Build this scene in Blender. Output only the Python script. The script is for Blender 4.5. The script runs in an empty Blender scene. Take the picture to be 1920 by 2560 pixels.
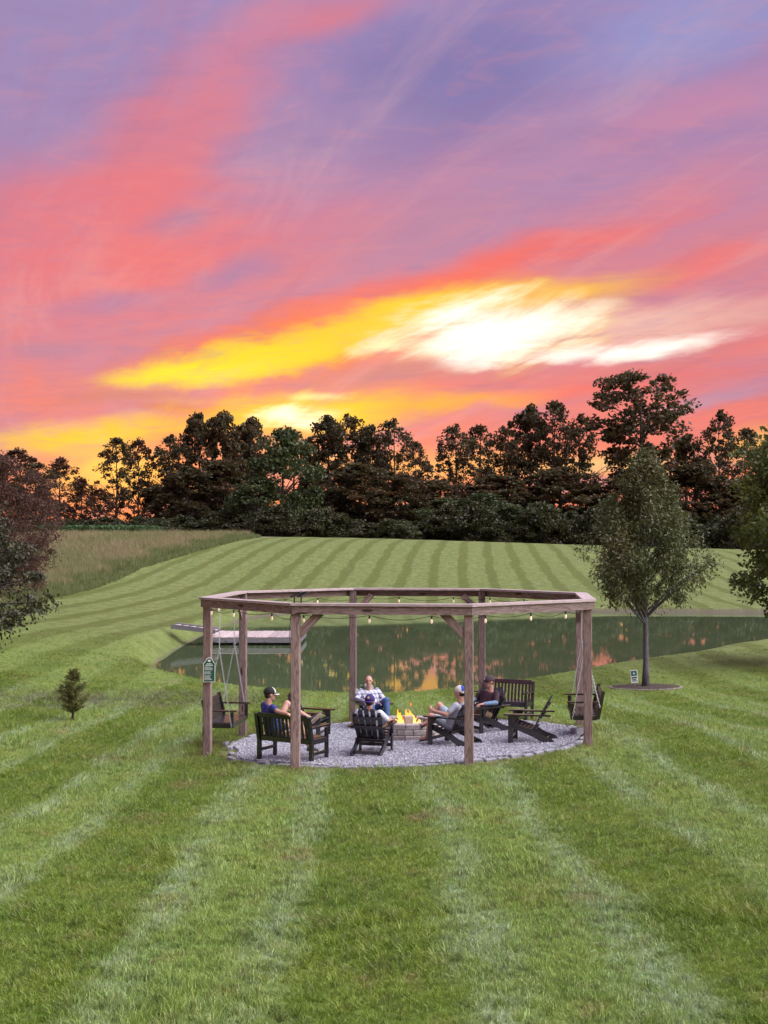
import bpy, bmesh, math, random
import numpy as np
from mathutils import Vector, Matrix, Euler

R = math.radians
scene = bpy.context.scene
col = scene.collection
rng = np.random.default_rng(7)
random.seed(7)

# ------------------------------------------------------------------ camera
FPX, HOR, CAMZ = 3000.0, 1361.0, 3.45          # focal length in photo pixels, horizon row, eye height
cam_d = bpy.data.cameras.new('camera')
cam = bpy.data.objects.new('camera', cam_d); col.objects.link(cam)
cam.location = (0, 0, CAMZ)
cam.rotation_euler = (R(90) + math.atan((HOR - 1280) / FPX), 0, 0)
cam_d.sensor_fit = 'VERTICAL'; cam_d.sensor_height = 32.0
cam_d.lens = FPX * 32.0 / 2560
cam_d.clip_start = 0.1; cam_d.clip_end = 5000
scene.camera = cam
scene.view_settings.view_transform = 'Standard'
scene.view_settings.look = 'None'
scene.view_settings.gamma = 1
scene.view_settings.exposure = 2.3
scene.view_settings.use_curve_mapping = False
scene.cycles.use_denoising = True
scene.cycles.max_bounces = 8
scene.cycles.transparent_max_bounces = 8
scene.cycles.sample_clamp_indirect = 6

# ------------------------------------------------------------------ node helpers
def nd(nt, typ, ins=None, **attrs):
    n = nt.nodes.new(typ)
    for k, v in attrs.items(): setattr(n, k, v)
    for k, v in (ins or {}).items():
        s = n.inputs[k]
        if isinstance(v, bpy.types.NodeSocket): nt.links.new(v, s)
        else: s.default_value = v
    return n
def mth(nt, op, a, b=0.0, c=0.0, clamp=False):
    return nd(nt, 'ShaderNodeMath', {0: a, 1: b, 2: c}, operation=op, use_clamp=clamp).outputs[0]
def mixc(nt, f, a, b, mode='MIX'):
    n = nt.nodes.new('ShaderNodeMix'); n.data_type = 'RGBA'; n.blend_type = mode
    for k, v in ((0, f), (6, a), (7, b)):
        if isinstance(v, bpy.types.NodeSocket): nt.links.new(v, n.inputs[k])
        else: n.inputs[k].default_value = v if k == 0 else (tuple(v) + (1,))[:4]
    return n.outputs[2]
def mrange(nt, v, a, b, c=0.0, d=1.0, interp='SMOOTHSTEP'):
    return nd(nt, 'ShaderNodeMapRange', {0: v, 1: a, 2: b, 3: c, 4: d}, interpolation_type=interp).outputs[0]
def noise(nt, vec, scale, detail=3.0, rough=0.55, dist=0.0):
    return nd(nt, 'ShaderNodeTexNoise', {'Vector': vec, 'Scale': scale, 'Detail': detail, 'Roughness': rough, 'Distortion': dist}).outputs[0]
def vscale(nt, vec, s):
    return nd(nt, 'ShaderNodeVectorMath', {0: vec, 1: s}, operation='MULTIPLY').outputs[0]
def lin(r, g, b):
    f = lambda c: (c / 255 / 12.92) if c <= 10 else ((c / 255 + 0.055) / 1.055) ** 2.4
    return (f(r), f(g), f(b))

# ------------------------------------------------------------------ sunset sky
world = bpy.data.worlds.new('World'); scene.world = world; world.use_nodes = True
SKY_GAIN = 0.195                                # undone by the exposure
def sky_ang(px, py):
    u = (px - 960) / FPX; v = (HOR - py) / FPX
    return math.atan(u), math.atan2(v, math.sqrt(1 + u * u))
def build_sky():
    nt = world.node_tree; nt.nodes.clear()
    gen = nd(nt, 'ShaderNodeTexCoord').outputs['Generated']
    d = nd(nt, 'ShaderNodeVectorMath', {0: gen}, operation='NORMALIZE').outputs[0]
    s = nd(nt, 'ShaderNodeSeparateXYZ', {0: d})
    az = mth(nt, 'ARCTAN2', s.outputs[0], s.outputs[1])
    el = mth(nt, 'ARCSINE', s.outputs[2])
    # cloud coordinates: direction on the dome; seamless 3D noise does the warping
    w1 = nd(nt, 'ShaderNodeTexNoise', {'Vector': vscale(nt, d, (1, 1, 2.2)), 'Scale': 5.0, 'Detail': 4.0, 'Roughness': 0.5})
    w2 = nd(nt, 'ShaderNodeTexNoise', {'Vector': vscale(nt, d, (1, 1, 2.6)), 'Scale': 22.0, 'Detail': 5.0, 'Roughness': 0.6})
    wx = nd(nt, 'ShaderNodeSeparateXYZ', {0: w1.outputs[1]}); wy = nd(nt, 'ShaderNodeSeparateXYZ', {0: w2.outputs[1]})
    def warp(base, k1, k2, ch):
        a = mth(nt, 'MULTIPLY_ADD', mth(nt, 'SUBTRACT', wx.outputs[ch], 0.5), k1, base)
        return mth(nt, 'MULTIPLY_ADD', mth(nt, 'SUBTRACT', wy.outputs[ch], 0.5), k2, a)
    A = warp(az, 0.10, 0.05, 0); E = warp(el, 0.045, 0.010, 1)
    P = nd(nt, 'ShaderNodeCombineXYZ', {0: A, 1: E}).outputs[0]
    # long streaks rising gently to the right
    def streak(rot, sx, sy, sc, detail, off=0.0):
        m = nd(nt, 'ShaderNodeMapping', {0: P, 1: (off, off, 0), 2: (0, 0, R(rot)), 3: (sx, sy, 1)}, vector_type='POINT').outputs[0]
        return noise(nt, m, sc, detail, 0.55, 0.6)
    # ... as bands of a cloud deck overhead, seen in perspective: they meet on the horizon to the left
    zc = mth(nt, 'ADD', mth(nt, 'MAXIMUM', s.outputs[2], 0.0), 0.07)
    deck = nd(nt, 'ShaderNodeCombineXYZ', {0: mth(nt, 'DIVIDE', s.outputs[0], zc), 1: mth(nt, 'DIVIDE', s.outputs[1], zc)}).outputs[0]
    def band(sx, sy, detail, rough, off, dist=0.5, rot=19.5):
        m = nd(nt, 'ShaderNodeMapping', {0: deck, 1: (off, off * .7, 0), 2: (0, 0, R(rot)), 3: (1 / sx, 1 / sy, 1)}, vector_type='TEXTURE').outputs[0]
        return noise(nt, m, 1.0, detail, rough, dist)
    st1 = band(1.1, 0.22, 5.0, 0.55, 1.7)
    fineb = band(3.2, 0.55, 9.0, 0.62, 5.2, 0.8)
    puff = band(3.6, 2.2, 9.0, 0.66, 8.1, 0.9, 60)
    rip = band(9.0, 5.0, 6.0, 0.60, 2.9, 1.2, 75)
    st2 = mth(nt, 'ADD', mth(nt, 'MULTIPLY', fineb, 0.70), mth(nt, 'MULTIPLY', puff, 0.30))
    st3 = mth(nt, 'ADD', mth(nt, 'MULTIPLY', puff, 0.65), mth(nt, 'MULTIPLY', st1, 0.35))
    # broad gradient with height
    g = nd(nt, 'ShaderNodeValToRGB', {0: mrange(nt, E, -0.02, 0.50, 0, 1, 'LINEAR')})
    cr = g.color_ramp; cr.interpolation = 'EASE'
    stops = [(0.0, lin(255, 170, 90)), (0.12, lin(248, 128, 98)), (0.26, lin(238, 122, 118)), (0.45, lin(222, 128, 140)),
             (0.62, lin(196, 132, 165)), (0.80, lin(165, 140, 190)), (1.0, lin(150, 150, 200))]
    while len(cr.elements) < len(stops): cr.elements.new(0.5)
    for e, (p, c) in zip(cr.elements, stops): e.position = p; e.color = c + (1,)
    c = g.outputs[0]
    c = mixc(nt, mrange(nt, st1, 0.42, 0.66, 0, 0.55), c, lin(156, 134, 184))
    c = mixc(nt, mrange(nt, st1, 0.46, 0.30, 0, 0.5), c, lin(242, 118, 118))
    def blob(px, py, rx, ry, rot, colr, amp, soft=0.0, tex=None, tk=0.0):
        nonlocal c
        a, e = sky_ang(px, py)
        m = nd(nt, 'ShaderNodeMapping', {0: P, 1: (a, e, 0), 2: (0, 0, R(rot)), 3: (rx / FPX, ry / FPX, 1)}, vector_type='TEXTURE').outputs[0]
        L = nd(nt, 'ShaderNodeVectorMath', {0: m}, operation='LENGTH').outputs[1]
        if tex is not None: L = mth(nt, 'MULTIPLY_ADD', mth(nt, 'SUBTRACT', tex, 0.5), tk, L)
        f = mrange(nt, L, soft, 1.0, amp, 0.0)
        c = mixc(nt, f, c, colr)
    LAV, MAU, PNK, COR = lin(150, 136, 190), lin(180, 132, 168), lin(226, 126, 138), lin(248, 112, 100)
    ORG, YEL, WHT = lin(255, 140, 60), lin(255, 222, 30), (1.25, 1.18, 1.05)
    # upper sky
    blob(60, 120, 520, 420, 20, lin(158, 138, 186), 0.9, 0.1, st2, 0.5)
    blob(1150, 190, 560, 260, 12, lin(130, 120, 176), 0.95, 0.1, st2, 0.7)
    blob(1720, 40, 480, 170, 8, lin(150, 152, 206), 0.85, 0.0, st2, 0.6)
    blob(800, 360, 420, 160, 14, lin(166, 136, 180), 0.75, 0.0, st2, 0.8)
    blob(640, 130, 560, 170, 40, lin(224, 130, 148), 0.62, 0.0, st2, 1.2)
    blob(900, 20, 300, 70, 18, lin(226, 124, 138), 0.7, 0.0)
    blob(400, 420, 460, 220, 40, lin(240, 120, 122), 0.66, 0.0, st2, 1.4)
    blob(120, 500, 420, 170, 24, lin(236, 118, 126), 0.6, 0.0, st3, 1.2)
    blob(1750, 280, 420, 110, 12, lin(206, 134, 166), 0.6, 0.0, st2, 0.6)
    blob(1780, 330, 260, 40, 8, lin(156, 128, 178), 0.6, 0.0, st2, 0.5)
    # salmon left, lavender gaps in it
    blob(300, 660, 760, 280, 14, lin(243, 112, 114), 0.85, 0.0, st3, 1.2)
    blob(430, 545, 170, 46, 8, lin(176, 128, 164), 0.75, 0.0, st3, 1.4)
    blob(560, 690, 200, 60, 14, lin(160, 126, 172), 0.75, 0.0, st3, 1.6)
    blob(260, 760, 260, 54, 8, lin(166, 128, 172), 0.7, 0.0, st3, 1.6)
    blob(90, 890, 190, 40, 4, lin(178, 128, 160), 0.7, 0.0, st3, 0.8)
    blob(1120, 580, 420, 90, 16, lin(190, 132, 162), 0.7, 0.0, st2, 0.8)
    blob(1650, 480, 420, 80, 14, lin(222, 130, 146), 0.6, 0.0, st2, 0.8)
    # coral band above the gap
    blob(1150, 690, 900, 70, 15, lin(252, 104, 90), 0.9, 0.0, st2, 0.6)
    blob(620, 850, 500, 70, 18, lin(250, 104, 88), 0.85, 0.0, st2, 0.5)
    blob(1800, 640, 300, 46, 12, lin(246, 116, 116), 0.7, 0.0, st2, 0.6)
    # the bright gap: orange rim, yellow body, white core
    blob(860, 850, 740, 112, 13.5, ORG, 0.95, 0.2, st2, 1.2)
    blob(1400, 722, 400, 46, 8, lin(255, 196, 60), 0.9, 0.0, st2, 0.5)
    blob(650, 900, 450, 72, 13, YEL, 1.0, 0.2, st2, 1.6)
    blob(1030, 800, 420, 80, 12, lin(255, 212, 45), 1.0, 0.25, st2, 1.6)
    blob(510, 945, 320, 44, 6, lin(255, 238, 40), 0.95, 0.1, st2, 0.5)
    blob(1600, 805, 520, 100, 4, lin(248, 200, 182), 0.85, 0.0, st2, 1.8)
    blob(1230, 828, 400, 118, 9, lin(255, 218, 90), 0.95, 0.2, st2, 2.0)
    blob(1225, 826, 345, 102, 10, WHT, 1.0, 0.30, st2, 2.2)
    blob(1560, 868, 340, 32, 3, WHT, 1.0, 0.1, st2, 1.8)
    blob(1170, 912, 150, 34, 8, WHT, 1.0, 0.1, st2, 1.6)
    blob(985, 868, 150, 34, 8, (1.2, 1.05, 0.55), 0.95, 0.1, st2, 1.2)
    # grey-pink bank below, streaks above the wood
    blob(960, 950, 330, 52, 6, lin(206, 130, 132), 0.9, 0.1, st2, 0.7)
    blob(1650, 940, 480, 30, 4, lin(222, 118, 128), 0.85, 0.1, st2, 0.6)
    blob(1780, 985, 260, 26, 6, lin(190, 138, 168), 0.8, 0.0, st2, 0.4)
    blob(1350, 985, 560, 26, 7, lin(250, 112, 108), 0.8, 0.0, st2, 0.5)
    blob(330, 1012, 330, 24, 2, lin(206, 124, 122), 0.9, 0.1, st2, 0.4)
    blob(500, 1035, 240, 16, 2, lin(210, 104, 80), 0.7, 0.0, st2, 0.4)
    blob(60, 1000, 240, 90, 0, lin(246, 124, 106), 0.6, 0.0, st2, 0.6)
    # low glow
    blob(230, 1090, 400, 46, 3, lin(255, 205, 55), 1.0, 0.15, st2, 0.6)
    blob(760, 1040, 460, 70, 4, lin(255, 196, 50), 0.95, 0.0, st2, 0.7)
    blob(1100, 1020, 340, 34, 7, lin(255, 180, 60), 0.9, 0.0, st2, 0.6)
    blob(730, 1050, 300, 90, 3, lin(255, 214, 40), 0.95, 0.1, st2, 1.8)
    blob(728, 1056, 130, 46, 0, (1.5, 1.35, 0.9), 1.0, 0.15, st2, 1.8)
    blob(785, 998, 90, 24, 4, (1.2, 1.0, 0.4), 0.8, 0.0, st2, 1.8)
    blob(260, 1175, 260, 95, 0, (1.25, 0.72, 0.12), 0.9, 0.1)
    blob(1880, 1090, 160, 60, 0, lin(255, 196, 80), 0.8, 0.0)
    blob(1150, 1150, 1000, 62, 0, lin(255, 184, 105), 0.9, 0.0, st2, 0.5)
    blob(1560, 1150, 260, 40, 0, lin(255, 214, 140), 0.8, 0.0)
    # fine streaky relief over all of it
    c = mixc(nt, mrange(nt, fineb, 0.50, 0.75, 0.0, 0.20), c, lin(255, 196, 186))
    c = mixc(nt, mrange(nt, fineb, 0.48, 0.30, 0.0, 0.22), c, lin(176, 96, 128))
    c = mixc(nt, mrange(nt, puff, 0.50, 0.72, 0.0, 0.22), c, lin(140, 112, 164))
    c = mixc(nt, mrange(nt, rip, 0.48, 0.70, 0.0, 0.11), c, lin(255, 150, 134))
    c = mixc(nt, mrange(nt, rip, 0.48, 0.30, 0.0, 0.11), c, lin(150, 104, 150))
    # the clear air behind the clouds
    sky = nd(nt, 'ShaderNodeTexSky', sky_type='NISHITA', sun_disc=False, sun_elevation=R(1.5), sun_rotation=R(-4.5), altitude=200)
    bg1 = nd(nt, 'ShaderNodeBackground', {0: c, 1: SKY_GAIN})
    bg2 = nd(nt, 'ShaderNodeBackground', {0: sky.outputs[0], 1: 0.003})
    add = nd(nt, 'ShaderNodeAddShader', {0: bg1.outputs[0], 1: bg2.outputs[0]})
    out = nd(nt, 'ShaderNodeOutputWorld'); nt.links.new(add.outputs[0], out.inputs[0])
    world.cycles.sampling_method = 'MANUAL'; world.cycles.sample_map_resolution = 1024
build_sky()

# soft light of the glowing cloud deck: one very wide lamp from above and the right
sun_d = bpy.data.lights.new('sun', 'SUN'); sun = bpy.data.objects.new('sun', sun_d); col.objects.link(sun)
sun_d.energy = 1.5; sun_d.angle = R(80); sun_d.color = (1.0, 0.97, 0.98)
sun.rotation_euler = Vector((-0.85, 0.25, -1.0)).to_track_quat('-Z', 'Y').to_euler()
sun.location = (30, -10, 60)

# ------------------------------------------------------------------ mesh builder
class MB:
    def __init__(s): s.v = []; s.f = []
    def add(s, verts, faces):
        b = len(s.v); s.v += [tuple(v) for v in verts]; s.f += [tuple(i + b for i in f) for f in faces]; return s
    def box(s, c, size, M=None, bev=0.0):
        hx, hy, hz = (x / 2 for x in size)
        b = min(bev, hx * .45, hy * .45, hz * .45)
        if b <= 0:
            vs = [(x, y, z) for x in (-hx, hx) for y in (-hy, hy) for z in (-hz, hz)]
            fs = [(0, 1, 3, 2), (4, 6, 7, 5), (0, 4, 5, 1), (2, 3, 7, 6), (0, 2, 6, 4), (1, 5, 7, 3)]
        else:                                             # chamfered along every edge
            vs, idx, fs = [], {}, []
            for sx in (-1, 1):
                for sy in (-1, 1):
                    for sz in (-1, 1):
                        for a in range(3):
                            p = [sx * (hx - b), sy * (hy - b), sz * (hz - b)]
                            p[a] = (sx * hx, sy * hy, sz * hz)[a]
                            idx[(sx, sy, sz, a)] = len(vs); vs.append(tuple(p))
            g = lambda *k: idx[k]
            for a in range(3):
                for sg in (-1, 1):
                    q = []
                    for (m, n) in ((-1, -1), (1, -1), (1, 1), (-1, 1)):
                        k = [0, 0, 0]; k[a] = sg; k[(a + 1) % 3] = m; k[(a + 2) % 3] = n; q.append(g(*k, a))
                    fs.append(tuple(q if sg > 0 else q[::-1]))
            for a in range(3):                            # edge strips
                b1, b2 = (a + 1) % 3, (a + 2) % 3
                for m in (-1, 1):
                    for n in (-1, 1):
                        k0 = [0, 0, 0]; k1 = [0, 0, 0]
                        k0[a] = -1; k1[a] = 1
                        for k in (k0, k1): k[b1] = m; k[b2] = n
                        q = (g(*k0, b1), g(*k1, b1), g(*k1, b2), g(*k0, b2))
                        fs.append(q if m * n > 0 else q[::-1])
            for sx in (-1, 1):
                for sy in (-1, 1):
                    for sz in (-1, 1):
                        t = (g(sx, sy, sz, 0), g(sx, sy, sz, 1), g(sx, sy, sz, 2))
                        fs.append(t if sx * sy * sz > 0 else t[::-1])
        c = Vector(c)
        if M is not None: vs = [M @ Vector(v) + c for v in vs]
        else: vs = [Vector(v) + c for v in vs]
        return s.add(vs, fs)
    def bar(s, p0, p1, w, h, up=(0, 0, 1), bev=0.0):
        p0, p1 = Vector(p0), Vector(p1); x = (p1 - p0); L = x.length; x.normalize()
        up = Vector(up); y = up.cross(x).normalized(); z = x.cross(y)
        M = Matrix((x, y, z)).transposed()
        return s.box((p0 + p1) / 2, (L, w, h), M, bev)
    def prism(s, poly, axis, t0, t1):
        """poly: 2D outline (ccw); axis: function (a,b,t)->xyz"""
        n = len(poly)
        vs = [axis(a, b, t0) for a, b in poly] + [axis(a, b, t1) for a, b in poly]
        fs = [tuple(range(n))[::-1], tuple(range(n, 2 * n))] + [(i, (i + 1) % n, n + (i + 1) % n, n + i) for i in range(n)]
        return s.add(vs, fs)
    def tube(s, pts, rads, n=6, cap=True, closed=False):
        pts = [Vector(p) for p in pts]
        if not hasattr(rads, '__len__'): rads = [rads] * len(pts)
        vs, fs = [], []; m = len(pts); prev = None
        for i, p in enumerate(pts):
            a = pts[(i - 1) % m] if (i > 0 or closed) else pts[i]; b = pts[(i + 1) % m] if (i < m - 1 or closed) else pts[i]
            t = (b - a).normalized() if (b - a).length > 1e-9 else Vector((0, 0, 1))
            if prev is None:
                r = Vector((0, 0, 1)) if abs(t.z) < .9 else Vector((1, 0, 0))
                x = t.cross(r).normalized()
            else: x = (prev - t * prev.dot(t)).normalized()
            prev = x; y = t.cross(x)
            for k in range(n):
                th = 2 * math.pi * k / n; vs.append(p + (x * math.cos(th) + y * math.sin(th)) * rads[i])
        for i in range(m if closed else m - 1):
            j = (i + 1) % m
            for k in range(n): fs.append((i * n + k, i * n + (k + 1) % n, j * n + (k + 1) % n, j * n + k))
        if cap and not closed: fs += [tuple(range(n))[::-1], tuple(range((m - 1) * n, m * n))]
        return s.add(vs, fs)
    def ball(s, c, r, M=None, nu=10, nv=7):
        r = (r, r, r) if not hasattr(r, '__len__') else r
        vs = [(0, 0, r[2])]
        for j in range(1, nv):
            for i in range(nu):
                a, b = 2 * math.pi * i / nu, math.pi * j / nv
                vs.append((r[0] * math.sin(b) * math.cos(a), r[1] * math.sin(b) * math.sin(a), r[2] * math.cos(b)))
        vs.append((0, 0, -r[2])); fs = []
        for i in range(nu): fs.append((0, 1 + i, 1 + (i + 1) % nu))
        for j in range(nv - 2):
            for i in range(nu):
                a = 1 + j * nu; fs.append((a + i, a + nu + i, a + nu + (i + 1) % nu, a + (i + 1) % nu))
        a = 1 + (nv - 2) * nu
        for i in range(nu): fs.append((a + i, len(vs) - 1, a + (i + 1) % nu))
        c = Vector(c); vs = [(M @ Vector(v) if M else Vector(v)) + c for v in vs]
        return s.add(vs, fs)
    def lathe(s, prof, c=(0, 0, 0), n=12):
        vs, fs = [], []; m = len(prof)
        for r, z in prof:
            for k in range(n): a = 2 * math.pi * k / n; vs.append((c[0] + r * math.cos(a), c[1] + r * math.sin(a), c[2] + z))
        for i in range(m - 1):
            for k in range(n): fs.append((i * n + k, i * n + (k + 1) % n, (i + 1) * n + (k + 1) % n, (i + 1) * n + k))
        fs += [tuple(range(n))[::-1], tuple(range((m - 1) * n, m * n))]
        return s.add(vs, fs)
    def capsule(s, p0, r0, p1, r1, n=10):
        p0, p1 = Vector(p0), Vector(p1); d = p1 - p0; L = d.length
        if L < 1e-6: return s.ball(p0, max(r0, r1), nu=n)
        t = d / L; pts, rs = [], []
        for k in range(4): a = math.pi / 2 * k / 4; pts.append(p0 - t * r0 * math.cos(a)); rs.append(max(1e-4, r0 * math.sin(a)))
        pts += [p0, p1]; rs += [r0, r1]
        for k in range(1, 5): a = math.pi / 2 * k / 4; pts.append(p1 + t * r1 * math.sin(a)); rs.append(max(1e-4, r1 * math.cos(a)))
        return s.tube(pts, rs, n)
    def mesh(s, name, smooth=False):
        me = bpy.data.meshes.new(name); me.from_pydata(s.v, [], s.f); me.update()
        if smooth: me.polygons.foreach_set('use_smooth', [True] * len(me.polygons))
        return me
    def build(s, name, mat, parent=None, smooth=False, M=None):
        return link(name, s.mesh(name, smooth), mat, parent, M)

def link(name, me, mat, parent=None, M=None):
    o = bpy.data.objects.new(name, me); col.objects.link(o)
    if mat is not None and me is not None and not me.materials: me.materials.append(mat)
    if parent is not None: o.parent = parent
    if M is not None: o.matrix_local = M
    return o
def tag(o, label=None, cat=None, group=None, kind=None):
    for k, v in (('label', label), ('category', cat), ('group', group), ('kind', kind)):
        if v: o[k] = v
    return o
def thing(name, label, cat, M=None, group=None):
    o = bpy.data.objects.new(name, None); col.objects.link(o); o.empty_display_size = .2
    if M is not None: o.matrix_world = M
    return tag(o, label, cat, group)
def copy_tree(o, parent=None):
    c = o.copy(); col.objects.link(c); c.parent = parent
    for ch in list(o.children): copy_tree(ch, c)
    return c
_board = {}
def board(name, p0, p1, w, h, mat, parent, up=(0, 0, 1), bev=0.004):
    """a timber of its own: local X runs along its length so the grain follows it"""
    p0, p1 = Vector(p0), Vector(p1); x = p1 - p0; L = x.length; x.normalize()
    y = Vector(up).cross(x).normalized(); z = x.cross(y)
    key = (round(L, 4), round(w, 4), round(h, 4), mat.name)
    if key not in _board: _board[key] = MB().box((0, 0, 0), (L, w, h), None, bev).mesh(name)
    M = Matrix.Translation((p0 + p1) / 2) @ Matrix((x, y, z)).transposed().to_4x4()
    return link(name, _board[key], mat, parent, M)

# ------------------------------------------------------------------ materials
def mat_new(name):
    m = bpy.data.materials.new(name); m.use_nodes = True; m.node_tree.nodes.clear(); return m, m.node_tree
def finish(nt, shader, disp=None):
    o = nd(nt, 'ShaderNodeOutputMaterial'); nt.links.new(shader, o.inputs[0]); return o
def pbsdf(nt, color, rough=0.6, spec=0.5, bump=None, bstr=0.3, bdist=0.02, **kw):
    ins = {'Base Color': color if isinstance(color, bpy.types.NodeSocket) else tuple(color) + (1,), 'Roughness': rough, 'Specular IOR Level': spec}
    ins.update({k.replace('_', ' '): v for k, v in kw.items()})
    p = nd(nt, 'ShaderNodeBsdfPrincipled', ins)
    if bump is not None:
        b = nd(nt, 'ShaderNodeBump', {'Strength': bstr, 'Distance': bdist, 'Height': bump}); nt.links.new(b.outputs[0], p.inputs['Normal'])
    return p
def simple(name, c1, c2=None, rough=0.6, scale=8.0, bstr=0.2, bdist=0.01, spec=0.5, coords='Object', stretch=(1, 1, 1)):
    m, nt = mat_new(name)
    co = nd(nt, 'ShaderNodeTexCoord').outputs[coords]; v = vscale(nt, co, stretch)
    n = noise(nt, v, scale, 4.0, 0.6)
    c = mixc(nt, mrange(nt, n, 0.3, 0.7), c1, c2 or tuple(x * 0.7 for x in c1))
    finish(nt, pbsdf(nt, c, rough, spec, n, bstr, bdist).outputs[0]); return m
def wood(name, ca, cb, cknot, rough=0.75):
    m, nt = mat_new(name)
    tc = nd(nt, 'ShaderNodeTexCoord').outputs['Object']
    rnd = nd(nt, 'ShaderNodeObjectInfo').outputs['Random']
    off = nd(nt, 'ShaderNodeCombineXYZ', {0: mth(nt, 'MULTIPLY', rnd, 37.0), 1: mth(nt, 'MULTIPLY', rnd, 11.0), 2: mth(nt, 'MULTIPLY', rnd, 5.0)}).outputs[0]
    p = nd(nt, 'ShaderNodeVectorMath', {0: tc, 1: off}, operation='ADD').outputs[0]
    big = noise(nt, vscale(nt, p, (1.2, 9, 9)), 1.0, 3.0, 0.5, 0.8)
    rings = nd(nt, 'ShaderNodeMath', {0: mth(nt, 'MULTIPLY', big, 9.0)}, operation='FRACT').outputs[0]
    rings = mrange(nt, mth(nt, 'ABSOLUTE', mth(nt, 'SUBTRACT', rings, 0.5)), 0.05, 0.5)
    fine = noise(nt, vscale(nt, p, (5, 160, 160)), 1.0, 3.0, 0.6)
    blotch = noise(nt, vscale(nt, p, (1.6, 3, 3)), 1.0, 3.0, 0.6)
    c = mixc(nt, mth(nt, 'MULTIPLY', rings, 0.85), ca, cb)
    c = mixc(nt, mrange(nt, fine, 0.35, 0.75, 0, 0.45), c, tuple(x * 0.55 for x in cb))
    c = mixc(nt, mrange(nt, blotch, 0.45, 0.75, 0, 0.4), c, tuple(x * 0.75 for x in ca))
    vor = nd(nt, 'ShaderNodeTexVoronoi', {'Vector': vscale(nt, p, (1.3, 5.5, 5.5)), 'Scale': 1.0}).outputs['Distance']
    c = mixc(nt, mrange(nt, vor, 0.10, 0.16, 0.9, 0.0), c, cknot)
    c = vscale(nt, c, nd(nt, 'ShaderNodeCombineXYZ', {0: mth(nt, 'MULTIPLY_ADD', rnd, 0.4, 0.8), 1: mth(nt, 'MULTIPLY_ADD', rnd, 0.4, 0.8), 2: mth(nt, 'MULTIPLY_ADD', rnd, 0.38, 0.82)}).outputs[0])
    h = mth(nt, 'ADD', fine, mth(nt, 'MULTIPLY', rings, 0.4))
    finish(nt, pbsdf(nt, c, rough, 0.35, h, 0.35, 0.004).outputs[0]); return m

M = {}
M['timber'] = wood('weathered_timber', (0.285, 0.215, 0.192), (0.125, 0.082, 0.070), (0.03, 0.016, 0.012))
M['cap_timber'] = wood('cap_timber', (0.52, 0.43, 0.42), (0.36, 0.28, 0.27), (0.08, 0.05, 0.04))  # paler copy of the timber: skylight on the top planks put into its colour
M['dock_timber'] = wood('dock_timber', (0.52, 0.43, 0.42), (0.33, 0.26, 0.255), (0.10, 0.07, 0.06))
M['grey_timber'] = wood('grey_timber', (0.20, 0.20, 0.21), (0.12, 0.12, 0.13), (0.05, 0.05, 0.05))
def poly_lumber():
    m, nt = mat_new('black_lumber'); tc = nd(nt, 'ShaderNodeTexCoord').outputs['Object']
    n = noise(nt, tc, 60, 3); n2 = noise(nt, tc, 7, 3)
    c = mixc(nt, mrange(nt, n2, 0.4, 0.7), (0.010, 0.010, 0.012), (0.018, 0.017, 0.018))
    finish(nt, pbsdf(nt, c, mrange(nt, n2, 0.3, 0.7, 0.17, 0.27), 1.0, n, 0.02, 0.002).outputs[0]); return m
M['black'] = poly_lumber()
M['steel'] = (lambda m_nt: (finish(m_nt[1], pbsdf(m_nt[1], (0.36, 0.37, 0.40), 0.42, 0.5, Metallic=0.9).outputs[0]), m_nt[0])[1])(mat_new('galvanised_steel'))
M['cable'] = simple('cable', (0.012, 0.012, 0.013), rough=0.6)
M['edging'] = simple('edging_stone', (0.29, 0.29, 0.33), (0.17, 0.17, 0.19), 0.85, 9, 0.6, 0.02)
M['firestone'] = simple('fire_pit_stone', (0.37, 0.325, 0.31), (0.25, 0.22, 0.21), 0.9, 14, 0.8, 0.02)
M['log'] = simple('firewood', (0.11, 0.075, 0.05), (0.04, 0.028, 0.02), 0.9, 18, 0.8, 0.02)
M['log_end'] = simple('log_end', (0.55, 0.42, 0.30), (0.38, 0.27, 0.18), 0.85, 20, 0.3)
M['ash'] = simple('ash', (0.10, 0.09, 0.085), (0.03, 0.028, 0.027), 0.95, 20, 0.8, 0.03)
M['gravel'] = simple('gravel_bed', (0.24, 0.24, 0.285), (0.13, 0.13, 0.155), 0.9, 60, 1.0, 0.02)
def pebble():
    m, nt = mat_new('pebble'); r = nd(nt, 'ShaderNodeNewGeometry').outputs['Random Per Island']
    r2 = nd(nt, 'ShaderNodeObjectInfo').outputs['Random']
    g = nd(nt, 'ShaderNodeValToRGB', {0: r2}); cr = g.color_ramp
    cr.elements[0].color = (0.21, 0.21, 0.24, 1); cr.elements[1].color = (0.47, 0.47, 0.525, 1)
    e = cr.elements.new(0.5); e.color = (0.33, 0.33, 0.375, 1)
    finish(nt, pbsdf(nt, g.outputs[0], 0.85).outputs[0]); return m
M['pebble'] = pebble()
M['mulch'] = simple('mulch', (0.075, 0.05, 0.036), (0.03, 0.02, 0.015), 0.95, 30, 1.0, 0.03)
M['bark'] = simple('bark', (0.135, 0.135, 0.155), (0.06, 0.058, 0.066), 0.9, 16, 0.9, 0.02, stretch=(1, 1, 0.25))
M['bark_dark'] = simple('bark_dark', (0.05, 0.038, 0.032), (0.025, 0.02, 0.016), 0.9, 6, 0.8, 0.05, stretch=(1, 1, 0.25))
M['sign_green'] = simple('sign_green', (0.008, 0.085, 0.05), (0.006, 0.07, 0.042), 0.4, 6, 0.02)
M['sign_white'] = simple('sign_white', (0.74, 0.76, 0.72), (0.68, 0.70, 0.66), 0.5, 6, 0.02)
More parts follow.
